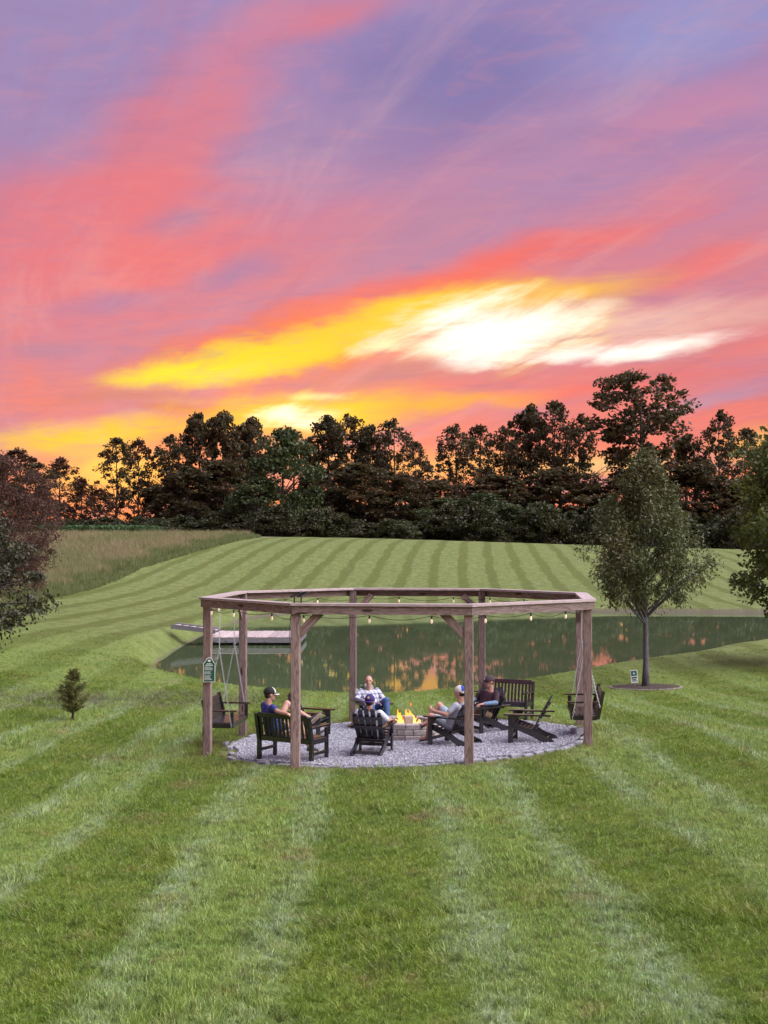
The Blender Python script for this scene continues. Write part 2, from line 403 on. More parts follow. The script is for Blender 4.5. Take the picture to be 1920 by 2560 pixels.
M['teal'] = simple('sign_teal', (0.012, 0.12, 0.13), (0.01, 0.10, 0.11), 0.4, 6, 0.02)
M['panel'] = simple('solar_cell', (0.012, 0.014, 0.03), (0.01, 0.012, 0.025), 0.15, 4, 0.02)
M['plastic'] = simple('black_plastic', (0.014, 0.014, 0.015), rough=0.4)

def leafmat(name, ca, cb, cc, trans=0.30, rough=0.5):
    m, nt = mat_new(name); r = nd(nt, 'ShaderNodeNewGeometry').outputs['Random Per Island']
    pos = nd(nt, 'ShaderNodeTexCoord').outputs['Object']; ri = nd(nt, 'ShaderNodeObjectInfo').outputs['Random']
    big = noise(nt, pos, 0.35, 2)
    c = mixc(nt, mrange(nt, r, 0.0, 1.0, 0, 1, 'LINEAR'), ca, cb)
    c = mixc(nt, mrange(nt, big, 0.45, 0.70, 0, 0.8), c, cc)
    c = mixc(nt, mth(nt, 'MULTIPLY', ri, 0.45), c, tuple(x * 0.55 for x in ca))
    p = pbsdf(nt, c, rough, 0.4)
    t = nd(nt, 'ShaderNodeBsdfTranslucent', {0: c})
    mx = nd(nt, 'ShaderNodeMixShader', {0: trans, 1: p.outputs[0], 2: t.outputs[0]})
    finish(nt, mx.outputs[0]); return m
M['leaf_wood'] = leafmat('leaf_wood', (0.050, 0.044, 0.017), (0.078, 0.062, 0.023), (0.105, 0.048, 0.022), 0.45)
M['leaf_wood_red'] = leafmat('leaf_wood_red', (0.060, 0.034, 0.018), (0.085, 0.042, 0.020), (0.13, 0.042, 0.022), 0.55)  # redder crowns: sunset backlight put into the leaf colour
M['leaf_green'] = leafmat('leaf_green', (0.036, 0.060, 0.018), (0.068, 0.090, 0.024), (0.085, 0.085, 0.024))
M['leaf_under'] = leafmat('leaf_under', (0.034, 0.043, 0.014), (0.056, 0.060, 0.018), (0.058, 0.044, 0.018))
M['leaf_ash'] = leafmat('leaf_ash', (0.080, 0.098, 0.034), (0.130, 0.145, 0.052), (0.15, 0.115, 0.055), 0.25, 0.4)
M['leaf_right'] = leafmat('leaf_right', (0.085, 0.120, 0.028), (0.150, 0.180, 0.042), (0.18, 0.165, 0.040), 0.4)
M['leaf_left'] = leafmat('leaf_left', (0.035, 0.040, 0.022), (0.065, 0.065, 0.030), (0.085, 0.060, 0.034))
M['leaf_russet'] = leafmat('leaf_russet', (0.085, 0.042, 0.030), (0.125, 0.060, 0.038), (0.10, 0.046, 0.032), 0.3)
M['leaf_conifer'] = leafmat('leaf_conifer', (0.11, 0.125, 0.034), (0.18, 0.18, 0.046), (0.19, 0.15, 0.045))
M['leaf_crop'] = leafmat('leaf_crop', (0.06, 0.12, 0.04), (0.10, 0.17, 0.07), (0.08, 0.14, 0.05))
M['tall_grass'] = leafmat('tall_grass', (0.20, 0.185, 0.10), (0.30, 0.24, 0.165), (0.27, 0.19, 0.15), 0.3)
M['tall_grass_green'] = leafmat('tall_grass_green', (0.12, 0.16, 0.055), (0.19, 0.22, 0.08), (0.15, 0.18, 0.07), 0.3)

# ------------------------------------------------------------------ terrain
ZW = -1.10                                              # pond level
PAD = lambda x, y: 0.04 * x - 0.04 * (y - 18.7)         # the slope the pergola stands on
def on_plane(px, py, z):
    d = (CAMZ - z) / ((py - HOR) / FPX); return ((px - 960) / FPX * d, d)
shore_px = [(395, 1664), (402, 1682), (440, 1697), (520, 1712), (610, 1722), (720, 1730), (850, 1735), (960, 1733), (1060, 1724), (1162, 1713),
            (1270, 1701), (1365, 1687), (1481, 1664), (1596, 1646), (1712, 1630), (1770, 1622), (1828, 1607), (1920, 1597), (2080, 1588), (2300, 1578), (2600, 1566),
            (2600, 1534), (2200, 1533), (1920, 1532), (1700, 1531), (1484, 1529), (1300, 1528), (1100, 1528), (900, 1529), (780, 1531), (725, 1534),
            (650, 1541), (585, 1558), (540, 1574), (505, 1592), (470, 1611), (430, 1632), (404, 1650)]
POND = np.array([on_plane(a, b, ZW) for a, b in shore_px])
def smooth_poly(P, it=2):
    for _ in range(it):
        Q = np.roll(P, -1, 0); P = np.stack([0.75 * P + 0.25 * Q, 0.25 * P + 0.75 * Q], 1).reshape(-1, 2)
    return P
POND = smooth_poly(POND)
def pond_sd(X, Y):
    """signed distance to the shore, negative over water"""
    X = np.asarray(X, float); Y = np.asarray(Y, float)
    d = np.full(X.shape, 1e9); ins = np.zeros(X.shape, bool); n = len(POND)
    for i in range(n):
        ax, ay = POND[i]; bx, by = POND[(i + 1) % n]; ex, ey = bx - ax, by - ay
        t = np.clip(((X - ax) * ex + (Y - ay) * ey) / (ex * ex + ey * ey + 1e-12), 0, 1)
        d = np.minimum(d, np.hypot(X - ax - t * ex, Y - ay - t * ey))
        c = ((ay > Y) != (by > Y)) & (X < ex * (Y - ay) / (ey if abs(ey) > 1e-12 else 1e-12) + ax)
        ins ^= c
    return np.where(ins, -d, d)
ctrl = [(0, -30, 1.2), (-30, -30, 1), (30, -30, 1.4), (0, 0, .9), (0, 8, .52), (0, 13, .27), (-5.3, 16.5, -.12), (-4, 10, .33), (4, 10, .47), (5.4, 17, .12),
        (-8, 25, -.32), (-7, 27, -.48), (-10, 40, -.4), (-10.6, 45, -.2), (-16, 50, 0), (-21.5, 75, 0.05), (-21.3, 105, 1.4), (-15.4, 140, 3.96), (-40, 75, .8), (-40, 140, 4.1),
        (0, 31, -.6), (0, 35, -.92), (6, 33, -.78), (7.9, 36.6, -.88), (12.3, 38.5, -.85), (8.2, 28, -.45), (15, 44, -.82), (25, 45, -.6), (20, 25, .05),
        (-8, 83, -.6), (5, 83, -.72), (20, 83, -.7), (35, 83, -.75), (0, 99, 0), (15, 99, -.1), (30, 99, -.3), (-12, 99, .25),
        (0, 120, 1.9), (20, 120, 1.4), (40, 120, 1.0), (-15, 120, 2.4), (-6, 140, 3.87), (23, 140, 2.8), (44, 140, 2.3), (80, 140, 2), (-80, 140, 4),
        (0, 200, 3.8), (60, 200, 2.3), (-60, 200, 4.2), (0, 330, 3.8), (200, 320, 3), (-200, 320, 4), (180, 60, 0), (-120, 40, .8), (120, 10, .5), (-120, -30, 1), (0, 60, -1.0), (10, 60, -1.0)]
for a in range(8):
    th = R(-67.5 + 45 * a) - .112; x, y = .329 + 3.6 * math.cos(th), 22.05 + 3.6 * math.sin(th); ctrl.append((x, y, PAD(x, y)))
ctrl.append((.33, 22.05, PAD(.33, 22.05)))
CT = np.array(ctrl, float); SC = 50.0
def _k(r2): return np.where(r2 > 0, 0.5 * r2 * np.log(np.maximum(r2, 1e-12)), 0)
_n = len(CT); _P = np.c_[np.ones(_n), CT[:, :2] / SC]
_D = ((CT[:, None, :2] - CT[None, :, :2]) ** 2).sum(-1) / SC ** 2
_Amat = np.block([[_k(_D) + np.eye(_n) * 2e-4, _P], [_P.T, np.zeros((3, 3))]])
_W = np.linalg.solve(_Amat, np.r_[CT[:, 2], 0, 0, 0])
def ground(X, Y):
    X = np.atleast_1d(np.asarray(X, float)); Y = np.atleast_1d(np.asarray(Y, float))
    sh = X.shape; x = X.ravel(); y = Y.ravel()
    xc = np.clip(x, -220, 220); yc = np.clip(y, -45, 340)
    z = np.zeros(x.size)
    for s in range(0, x.size, 20000):
        sl = slice(s, s + 20000)
        r2 = ((xc[sl, None] - CT[None, :, 0]) ** 2 + (yc[sl, None] - CT[None, :, 1]) ** 2) / SC ** 2
        z[sl] = _k(r2) @ _W[:_n] + _W[_n] + _W[_n + 1] * xc[sl] / SC + _W[_n + 2] * yc[sl] / SC
    z += 0.018 * np.sin(x * 1.1 + .7 * np.sin(y * .8)) * np.cos(y * .9 + .4) * (np.hypot(x - .33, y - 22) > 4.5)
    near = (np.abs(x) < 70) & (y > 25) & (y < 100)
    sd = np.full(x.size, 50.0); sd[near] = pond_sd(x[near], y[near])
    z = np.maximum(z, ZW + .10)
    bw = np.where(y > 66, 1.6, 1.3)
    t = np.clip(sd / bw, 0, 1); t = t * t * (3 - 2 * t)
    lip = np.where(y > 70, .14 + .16 * np.clip((x - 8) / 10, 0, 1), .05) * np.clip(sd / .25, 0, 1)
    z = np.where(sd >= 0, ZW - .02 + np.maximum((z - ZW) * t, np.minimum(lip, z - ZW)), ZW - .02 - np.minimum(1.0, -sd * .45))
    return z.reshape(sh)
def gz(x, y): return float(ground(x, y)[0])

def axis_pts(segs):
    out = []
    for a, b, st in segs: out += list(np.arange(a, b - 1e-6, st))
    return np.array(out + [segs[-1][1]])
gx = axis_pts([(-1500, -300, 200), (-300, -60, 20), (-60, -24, 2), (-24, -12, .6), (-12, 18, .3), (18, 30, .6), (30, 60, 2), (60, 300, 20), (300, 1500, 200)])
gy = axis_pts([(-60, 4, 8), (4, 34, .5), (34, 60, .3), (60, 78, .8), (78, 86, .25), (86, 150, 1.2), (150, 350, 10), (350, 2500, 150)])
GX, GY = np.meshgrid(gx, gy)
GZ = ground(GX, GY)
def grid_mesh(name, X, Y, Z):
    ny, nx = X.shape; me = bpy.data.meshes.new(name)
    co = np.stack([X, Y, Z], -1).reshape(-1, 3)
    i = np.arange(nx * ny).reshape(ny, nx)
    q = np.stack([i[:-1, :-1], i[:-1, 1:], i[1:, 1:], i[1:, :-1]], -1).reshape(-1, 4)
    me.vertices.add(len(co)); me.vertices.foreach_set('co', co.ravel())
    me.loops.add(q.size); me.loops.foreach_set('vertex_index', q.ravel().astype(np.int32))
    me.polygons.add(len(q)); me.polygons.foreach_set('loop_start', (np.arange(len(q)) * 4).astype(np.int32))
    me.polygons.foreach_set('use_smooth', np.ones(len(q), bool))
    me.update(); me.validate(); return me
gme = grid_mesh('ground', GX, GY, GZ)
_x, _y = GX.ravel(), GY.ravel(); _near = (np.abs(_x) < 70) & (_y > 25) & (_y < 100)
_sd = np.full(_x.size, 30.0); _sd[_near] = pond_sd(_x[_near], _y[_near])
gme.attributes.new('shore', 'FLOAT', 'POINT').data.foreach_set('value', _sd.astype(np.float32))
# meadow: left of a line from (-21.5,75) to (-14.5,142)
MEADOW = [(-16.5, 52), (-21.0, 75), (-21.2, 105), (-16.8, 138), (-15.4, 146)]
def meadow_x(y):
    ys = [p[1] for p in MEADOW]; xs = [p[0] for p in MEADOW]; return np.interp(y, ys, xs)
_md = np.where((_y > 58) & (_y < 320), (meadow_x(_y) - _x), -20.0)
_md = np.where((_y > 150) & (_x < -14), np.maximum(_md, (_y - 150) * .5), _md)
gme.attributes.new('meadow', 'FLOAT', 'POINT').data.foreach_set('value', _md.astype(np.float32))

def lawn_color(nt):
    """mown stripes with their sheen put into the colour, clover, straw: a function of the place on the lawn"""
    pos = nd(nt, 'ShaderNodeNewGeometry').outputs['Position']
    s = nd(nt, 'ShaderNodeSeparateXYZ', {0: pos}); x, y = s.outputs[0], s.outputs[1]
    flat = nd(nt, 'ShaderNodeCombineXYZ', {0: x, 1: y}).outputs[0]
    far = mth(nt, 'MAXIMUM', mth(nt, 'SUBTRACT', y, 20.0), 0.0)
    u = mth(nt, 'ADD', x, mth(nt, 'SUBTRACT', mth(nt, 'MULTIPLY', y, 0.0126), mth(nt, 'MULTIPLY', mth(nt, 'POWER', far, 2.0), 0.0004)))
    wob = noise(nt, vscale(nt, flat, (1, .35, 1)), 0.45, 2.0); wob2 = noise(nt, flat, 2.6, 3.0)
    u = mth(nt, 'ADD', u, mth(nt, 'MULTIPLY', mth(nt, 'SUBTRACT', wob, 0.5), 1.0))
    u = mth(nt, 'ADD', u, mth(nt, 'MULTIPLY', mth(nt, 'SUBTRACT', wob2, 0.5), 0.55))
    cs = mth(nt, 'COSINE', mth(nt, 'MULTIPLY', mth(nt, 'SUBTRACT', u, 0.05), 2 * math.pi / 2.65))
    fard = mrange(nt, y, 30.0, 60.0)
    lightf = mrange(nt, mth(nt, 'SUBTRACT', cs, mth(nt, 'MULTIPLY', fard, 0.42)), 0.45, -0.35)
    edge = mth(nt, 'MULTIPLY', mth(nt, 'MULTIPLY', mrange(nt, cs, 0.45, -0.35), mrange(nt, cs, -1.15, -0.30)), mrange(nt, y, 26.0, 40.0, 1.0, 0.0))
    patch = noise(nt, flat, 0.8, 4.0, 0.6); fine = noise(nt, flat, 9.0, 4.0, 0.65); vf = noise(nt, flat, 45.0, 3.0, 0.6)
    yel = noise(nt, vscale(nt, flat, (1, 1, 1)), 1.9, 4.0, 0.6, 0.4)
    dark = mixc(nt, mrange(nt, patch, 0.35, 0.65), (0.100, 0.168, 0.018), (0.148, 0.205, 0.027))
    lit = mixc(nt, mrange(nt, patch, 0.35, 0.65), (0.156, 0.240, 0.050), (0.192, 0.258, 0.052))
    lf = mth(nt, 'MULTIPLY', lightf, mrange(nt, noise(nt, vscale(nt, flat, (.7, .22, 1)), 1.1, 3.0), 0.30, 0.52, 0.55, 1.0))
    c = mixc(nt, lf, dark, lit)  # stripes lighter and darker by blade lay, put into the base colour
    c = mixc(nt, mth(nt, 'MULTIPLY', edge, mth(nt, 'MULTIPLY', mrange(nt, fine, 0.34, 0.64, 0.05, 0.72), mrange(nt, noise(nt, vscale(nt, flat, (1.0, .45, 1)), 1.3, 4.0, 0.6), 0.36, 0.58, 0.15, 1.0))), c, (0.320, 0.395, 0.300))  # pale bands: sky sheen on leaning blades, painted as a whitish green
    c = mixc(nt, mrange(nt, yel, 0.56, 0.72, 0, 0.75), c, (0.215, 0.190, 0.070))
    straw = noise(nt, vscale(nt, flat, (1, 1, 1)), 0.55, 5.0, 0.65, 0.3)
    c = mixc(nt, mrange(nt, straw, 0.58, 0.70, 0, 0.75), c, (0.225, 0.170, 0.090))
    # trodden, thin grass round the pergola and on the bank to the left
    r = nd(nt, 'ShaderNodeVectorMath', {0: flat, 1: (.33, 22.05, 0)}, operation='DISTANCE').outputs[1]
    wear = mth(nt, 'MULTIPLY', mrange(nt, r, 4.6, 3.0), mrange(nt, yel, 0.38, 0.6, 0.1, 0.8))
    c = mixc(nt, wear, c, (0.205, 0.175, 0.080))
    clump = noise(nt, flat, 5.0, 4.0, 0.7, 0.5)
    c = mixc(nt, mrange(nt, clump, 0.48, 0.66, 0.0, 0.80), c, (0.060, 0.092, 0.018))
    c = mixc(nt, mrange(nt, clump, 0.46, 0.34, 0.0, 0.40), c, (0.215, 0.235, 0.085))
    c = mixc(nt, mrange(nt, vf, 0.35, 0.7, 0.0, 0.40), c, (0.070, 0.098, 0.022))
    c = mixc(nt, mrange(nt, y, 34.0, 60.0, 0.0, 0.30), c, (0.105, 0.098, 0.048))  # distant lawn darkened in place of self-shadow between blades
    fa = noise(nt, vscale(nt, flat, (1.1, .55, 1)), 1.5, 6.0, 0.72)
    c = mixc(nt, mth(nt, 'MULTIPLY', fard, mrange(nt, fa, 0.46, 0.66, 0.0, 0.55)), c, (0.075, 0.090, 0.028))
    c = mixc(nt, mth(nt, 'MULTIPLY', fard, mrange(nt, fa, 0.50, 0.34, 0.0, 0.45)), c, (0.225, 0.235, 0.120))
    # a rough uneven strip on the slope above the near bank
    rgh = mth(nt, 'MULTIPLY', mth(nt, 'MULTIPLY', mrange(nt, mth(nt, 'ADD', y, mth(nt, 'MULTIPLY', x, -0.35)), 31.0, 33.0), mrange(nt, mth(nt, 'ADD', y, mth(nt, 'MULTIPLY', x, -0.35)), 37.5, 35.0)), mrange(nt, x, -1.5, -4.0))
    c = mixc(nt, mth(nt, 'MULTIPLY', rgh, mrange(nt, noise(nt, flat, 1.7, 5.0, 0.7), 0.40, 0.60, 0.05, 0.85)), c, (0.095, 0.100, 0.060))
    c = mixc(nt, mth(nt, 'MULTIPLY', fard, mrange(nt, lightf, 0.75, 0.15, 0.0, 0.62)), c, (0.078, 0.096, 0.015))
    return c, fine, vf, flat
def lawn_mats():
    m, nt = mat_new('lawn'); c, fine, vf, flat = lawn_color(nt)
    sh = nd(nt, 'ShaderNodeAttribute', attribute_name='shore').outputs['Fac']
    sep_y = nd(nt, 'ShaderNodeSeparateXYZ', {0: flat}).outputs[1]
    md = nd(nt, 'ShaderNodeAttribute', attribute_name='meadow').outputs['Fac']
    jit = mth(nt, 'MULTIPLY', mth(nt, 'SUBTRACT', noise(nt, flat, 1.4, 3), 0.5), 0.9)
    mud = mrange(nt, mth(nt, 'ADD', sh, mth(nt, 'MULTIPLY', jit, mrange(nt, sh, 0.0, 0.6))), mrange(nt, sep_y, 60.0, 75.0, 0.30, 0.48), 0.05)
    c = mixc(nt, mth(nt, 'MULTIPLY', mud, 0.9), c, mixc(nt, fine, (0.06, 0.048, 0.034), (0.17, 0.14, 0.11)))
    c = mixc(nt, mrange(nt, mth(nt, 'ADD', md, jit), 0.0, 1.5), c, (0.15, 0.125, 0.075))
    h = mth(nt, 'ADD', fine, mth(nt, 'MULTIPLY', vf, 0.6))
    p = pbsdf(nt, c, 0.75, 0.2, h, 0.9, 0.06)
    finish(nt, p.outputs[0])
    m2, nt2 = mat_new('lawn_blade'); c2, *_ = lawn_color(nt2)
    r = nd(nt2, 'ShaderNodeNewGeometry').outputs['Random Per Island']; ri = nd(nt2, 'ShaderNodeObjectInfo').outputs['Random']
    c2 = mixc(nt2, mrange(nt2, r, 0.0, 1.0, 0.0, 0.75, 'LINEAR'), c2, vscale(nt2, c2, (2.15, 2.15, 2.0)))
    c2 = mixc(nt2, mrange(nt2, ri, 0.80, 1.0, 0.0, 0.55, 'LINEAR'), c2, (0.20, 0.17, 0.085))
    p2 = pbsdf(nt2, c2, 0.42, 0.45); t2 = nd(nt2, 'ShaderNodeBsdfTranslucent', {0: c2})
    mx = nd(nt2, 'ShaderNodeMixShader', {0: 0.3, 1: p2.outputs[0], 2: t2.outputs[0]}); finish(nt2, mx.outputs[0])
    return m, m2
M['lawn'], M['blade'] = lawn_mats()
tag(link('ground', gme, M['lawn']), kind='structure')

# ------------------------------------------------------------------ pond
def water_mat():
    m, nt = mat_new('pond_water'); pos = nd(nt, 'ShaderNodeNewGeometry').outputs['Position']
    r1 = noise(nt, vscale(nt, pos, (0.35, 1.6, 1)), 1.0, 3.0, 0.5); r2 = noise(nt, vscale(nt, pos, (1.6, 7, 1)), 1.0, 3.0, 0.55)
    calm = mrange(nt, noise(nt, vscale(nt, pos, (.05, .12, 1)), 1.0, 2.0), 0.35, 0.65, 0.35, 1.0)
    h = mth(nt, 'MULTIPLY', mth(nt, 'ADD', r1, mth(nt, 'MULTIPLY', r2, 0.22)), calm)
    # a fish has just risen: rings spreading
    cx, cy = on_plane(1300, 1588, ZW)
    rr = nd(nt, 'ShaderNodeVectorMath', {0: pos, 1: (cx, cy, ZW)}, operation='DISTANCE').outputs[1]
    ring = mth(nt, 'MULTIPLY', mth(nt, 'SINE', mth(nt, 'MULTIPLY', rr, 7.0)), mth(nt, 'MULTIPLY', mrange(nt, rr, 2.2, 1.7), mrange(nt, rr, 0.9, 1.3)))
    h = mth(nt, 'ADD', h, mth(nt, 'MULTIPLY', ring, 0.35))
    p = pbsdf(nt, (0.072, 0.100, 0.050), 0.022, 0.5, h, 0.03, 0.03, IOR=1.33)
    finish(nt, p.outputs[0]); return m
c0 = POND.mean(0); _t = np.roll(POND, -1, 0) - np.roll(POND, 1, 0); _nrm = np.c_[_t[:, 1], -_t[:, 0]]; _nrm /= np.linalg.norm(_nrm, axis=1)[:, None] + 1e-9
if pond_sd(*(POND[:1] + _nrm[:1] * .05).T)[0] < 0: _nrm = -_nrm
wp = POND + _nrm * 0.35
bm = bmesh.new(); f = bm.faces.new([bm.verts.new((a, b, ZW)) for a, b in wp]); f.normal_update()
if f.normal.z < 0: f.normal_flip()
wme = bpy.data.meshes.new('pond_water'); bm.to_mesh(wme); bm.free()
tag(link('pond_water', wme, water_mat()), kind='structure')

# ------------------------------------------------------------------ scatter helper (only for what nobody could count)
def scatter(name, pts, rots, scl, idx, protos, **tags):
    me = bpy.data.meshes.new(name); me.vertices.add(len(pts)); me.vertices.foreach_set('co', np.asarray(pts, np.float32).ravel())
    me.attributes.new('rot', 'FLOAT_VECTOR', 'POINT').data.foreach_set('vector', np.asarray(rots, np.float32).ravel())
    me.attributes.new('scl', 'FLOAT', 'POINT').data.foreach_set('value', np.asarray(scl, np.float32))
    me.attributes.new('idx', 'INT', 'POINT').data.foreach_set('value', np.asarray(idx, np.int32))
    me.update()
    o = bpy.data.objects.new(name, me); col.objects.link(o)
    ng = bpy.data.node_groups.new(name, 'GeometryNodeTree')
    ng.interface.new_socket('Geometry', in_out='INPUT', socket_type='NodeSocketGeometry')
    ng.interface.new_socket('Geometry', in_out='OUTPUT', socket_type='NodeSocketGeometry')
    gi = ng.nodes.new('NodeGroupInput'); go = ng.nodes.new('NodeGroupOutput'); jn = ng.nodes.new('GeometryNodeJoinGeometry')
    def attr(n, t):
        a = ng.nodes.new('GeometryNodeInputNamedAttribute'); a.data_type = t; a.inputs[0].default_value = n; return a.outputs[0]
    ra, sa, ia = attr('rot', 'FLOAT_VECTOR'), attr('scl', 'FLOAT'), attr('idx', 'INT')
    for k, pr in enumerate(protos):
        oi = ng.nodes.new('GeometryNodeObjectInfo'); oi.inputs[0].default_value = pr; oi.inputs['As Instance'].default_value = True
        cmp_ = ng.nodes.new('FunctionNodeCompare'); cmp_.data_type = 'INT'; cmp_.operation = 'EQUAL'
        ng.links.new(ia, cmp_.inputs[2]); cmp_.inputs[3].default_value = k
        ip = ng.nodes.new('GeometryNodeInstanceOnPoints')
        ng.links.new(gi.outputs[0], ip.inputs['Points']); ng.links.new(cmp_.outputs[0], ip.inputs['Selection'])
        ng.links.new(oi.outputs['Geometry'], ip.inputs['Instance']); ng.links.new(ra, ip.inputs['Rotation']); ng.links.new(sa, ip.inputs['Scale'])
        ng.links.new(ip.outputs[0], jn.inputs[0])
    ng.links.new(jn.outputs[0], go.inputs[0])
    md = o.modifiers.new('scatter', 'NODES'); md.node_group = ng
    return tag(o, kind='stuff', **tags)
def proto(name, me, mat):
    me.materials.append(mat); return bpy.data.objects.new(name, me)      # never linked: only the scatter uses it
def tuft_mesh(seed, nb, h, w, spread, lean, bend=0.5):
    r = random.Random(seed); mb = MB()
    for _ in range(nb):
        a = r.uniform(0, 2 * math.pi); q = spread * math.sqrt(r.random()); bx, by = q * math.cos(a), q * math.sin(a)
        hh = h * r.uniform(.55, 1.15); ww = w * r.uniform(.7, 1.2); ta = r.uniform(0, 2 * math.pi); tl = r.uniform(.1, 1) * lean
        dx, dy = math.cos(ta) * tl, math.sin(ta) * tl; fa = r.uniform(0, math.pi); sx, sy = math.cos(fa) * ww / 2, math.sin(fa) * ww / 2
        mx, my, mz = bx + dx * hh * .4, by + dy * hh * .4, hh * .62
        tx, ty, tz = bx + dx * hh * (.8 + bend), by + dy * hh * (.8 + bend), hh * (1 - .25 * bend * tl)
        mb.add([(bx - sx, by - sy, -.005), (bx + sx, by + sy, -.005), (mx + sx * .8, my + sy * .8, mz), (mx - sx * .8, my - sy * .8, mz), (tx, ty, tz)], [(0, 1, 2, 3), (3, 2, 4)])
    return mb.mesh('tuft', True)

# short mown grass in front of and around the pergola
def stripe_u(x, y): return x + .0126 * y - .0004 * np.maximum(y - 20, 0) ** 2
def lawn_tufts():
    protos = [proto('tuft', tuft_mesh(k, 16, .052, .0046, .034, .9), M['blade']) for k in range(5)]
    protos += [proto('tuft', tuft_mesh(10 + k, 18, .09, .0075, .05, .8), M['blade']) for k in range(3)]
    P, Rr, S, I = [], [], [], []
    for y0, y1, dens, sc in ((7, 11, 1000, .82), (11, 15, 620, .95), (15, 21, 330, 1.1), (21, 29, 170, 1.25), (29, 36, 100, 1.1), (36, 42, 70, .85), (42, 50, 45, .6)):
        w = .345 * y1 + .6; n = int((y1 - y0) * 2 * w * dens)
        x = rng.uniform(-w, w, n); y = rng.uniform(y0, y1, n)
        keep = np.abs(x) < .345 * y + .6
        keep &= ~((x - PADC[0]) ** 2 + (y - PADC[1]) ** 2 < (PADR + .12) ** 2)
        x, y = x[keep], y[keep]; sd = np.where(y > 28, pond_sd(x, y), 9); k2 = sd > .2; x, y = x[k2], y[k2]
        z = ground(x, y); n = len(x)
        cs = np.cos((stripe_u(x, y) - .05) * 2 * math.pi / 2.65)
        lean = np.where(cs > 0, -.35, .35) + rng.normal(0, .18, n)          # the mower lays the blades one way, then the other
        P.append(np.c_[x, y, z]); Rr.append(np.c_[-lean, rng.normal(0, .15, n), rng.uniform(-.9, .9, n) + rng.choice([0, math.pi], n) * 0])
        nz = np.sin(x * 1.7 + 1.3 * np.sin(y * .9)) * np.cos(y * 2.1 + x * .6)
        S.append(sc * rng.uniform(.7, 1.2, n) * (1 + .18 * nz))
        big = (rng.random(n) < .05 + .12 * (nz > .55)) | ((x < -2.5) & (np.abs(y - .35 * x - 34.2) < 1.6) & (rng.random(n) < .35)) | ((np.abs(y - (9.9 + .5 * np.sin(x * 1.3))) < .28) & (rng.random(n) < .6))
        I.append(np.where(big, rng.integers(5, 8, n), rng.integers(0, 5, n)))
    scatter('lawn_grass', np.concatenate(P), np.concatenate(Rr), np.concatenate(S), np.concatenate(I), protos,
            label='short mown green grass of the lawn', cat='grass')
PADC, PADR = (.36, 21.95), 3.22
lawn_tufts()

# unmown meadow and crop behind it
def meadow_mat():
    m, nt = mat_new('meadow_stems'); g = nd(nt, 'ShaderNodeNewGeometry'); n = noise(nt, vscale(nt, g.outputs['Position'], (.16, .10, .1)), 1.0, 4.0, .6); n2 = noise(nt, g.outputs['Position'], .9, 3.0)
    c = mixc(nt, mrange(nt, n, .40, .62), (0.25, 0.26, 0.10), (0.36, 0.29, 0.16)); c = mixc(nt, mrange(nt, n2, .5, .72, 0, .6), c, (0.40, 0.32, 0.23))
    c = mixc(nt, mrange(nt, g.outputs['Random Per Island'], 0, 1, 0, .45), c, (0.13, 0.135, 0.055))
    t = nd(nt, 'ShaderNodeBsdfTranslucent', {0: c}); finish(nt, nd(nt, 'ShaderNodeMixShader', {0: .3, 1: pbsdf(nt, c, .7).outputs[0], 2: t.outputs[0]}).outputs[0]); return m
def meadow():
    M['tall_grass'] = meadow_mat()
    pr = [proto('meadow_tuft', tuft_mesh(40 + k, 16, .95, .022, .22, .35, .4), M['tall_grass']) for k in range(3)]
    pr += [proto('meadow_tuft', tuft_mesh(50 + k, 16, .75, .026, .25, .4, .4), M['tall_grass_green']) for k in range(2)]
    n = 26000; y = 58 + 92 * rng.random(n) ** 1.1; x = meadow_x(y) - 26 * rng.random(n) ** 1.3
    k = (x > -.345 * y - 3); x, y = x[k], y[k]; n = len(x); off = meadow_x(y) - x
    edge = off < 2.2 + 1.2 * np.sin(y * .5)
    I = np.where(edge | (rng.random(n) < .12), rng.integers(3, 5, n), rng.integers(0, 3, n))
    S = rng.uniform(.65, 1.15, n) * np.where(off < .8, .6, 1.0)
    scatter('meadow_grass', np.c_[x, y, ground(x, y)], np.c_[rng.normal(0, .08, n), rng.normal(0, .08, n), rng.uniform(0, 6.3, n)], S, I, pr,
            label='tall unmown tan meadow grass beside the mown field', cat='meadow')
    mb = MB(); r = random.Random(3)
    for k in range(11):
        a = k * 2.4; tilt = r.uniform(.3, .9); L = r.uniform(.45, .7); w = .17; dx, dy = math.cos(a), math.sin(a); z0 = .1 + k * .06
        p = [Vector((dx * L * t * tilt * 1.2, dy * L * t * tilt * 1.2, z0 + L * (t - .55 * t * t * tilt))) for t in (0, .5, 1)]
        s = Vector((-dy, dx, 0)) * w / 2
        mb.add([p[0], p[1] - s, p[1] + s, p[2]], [(0, 1, 3, 2)])
    crop = proto('crop_plant', mb.mesh('crop_plant'), M['leaf_crop'])
    n = 1500; y = rng.uniform(150, 158, n); x = rng.uniform(-46, -30, n) + (y - 154) * .2
    scatter('crop_rows', np.c_[x, y, ground(x, y)], np.c_[np.zeros(n), np.zeros(n), rng.uniform(0, 6.3, n)], rng.uniform(1.0, 1.5, n), np.zeros(n), [crop],
            label='broad leaved green crop growing behind the meadow', cat='crop')
meadow()

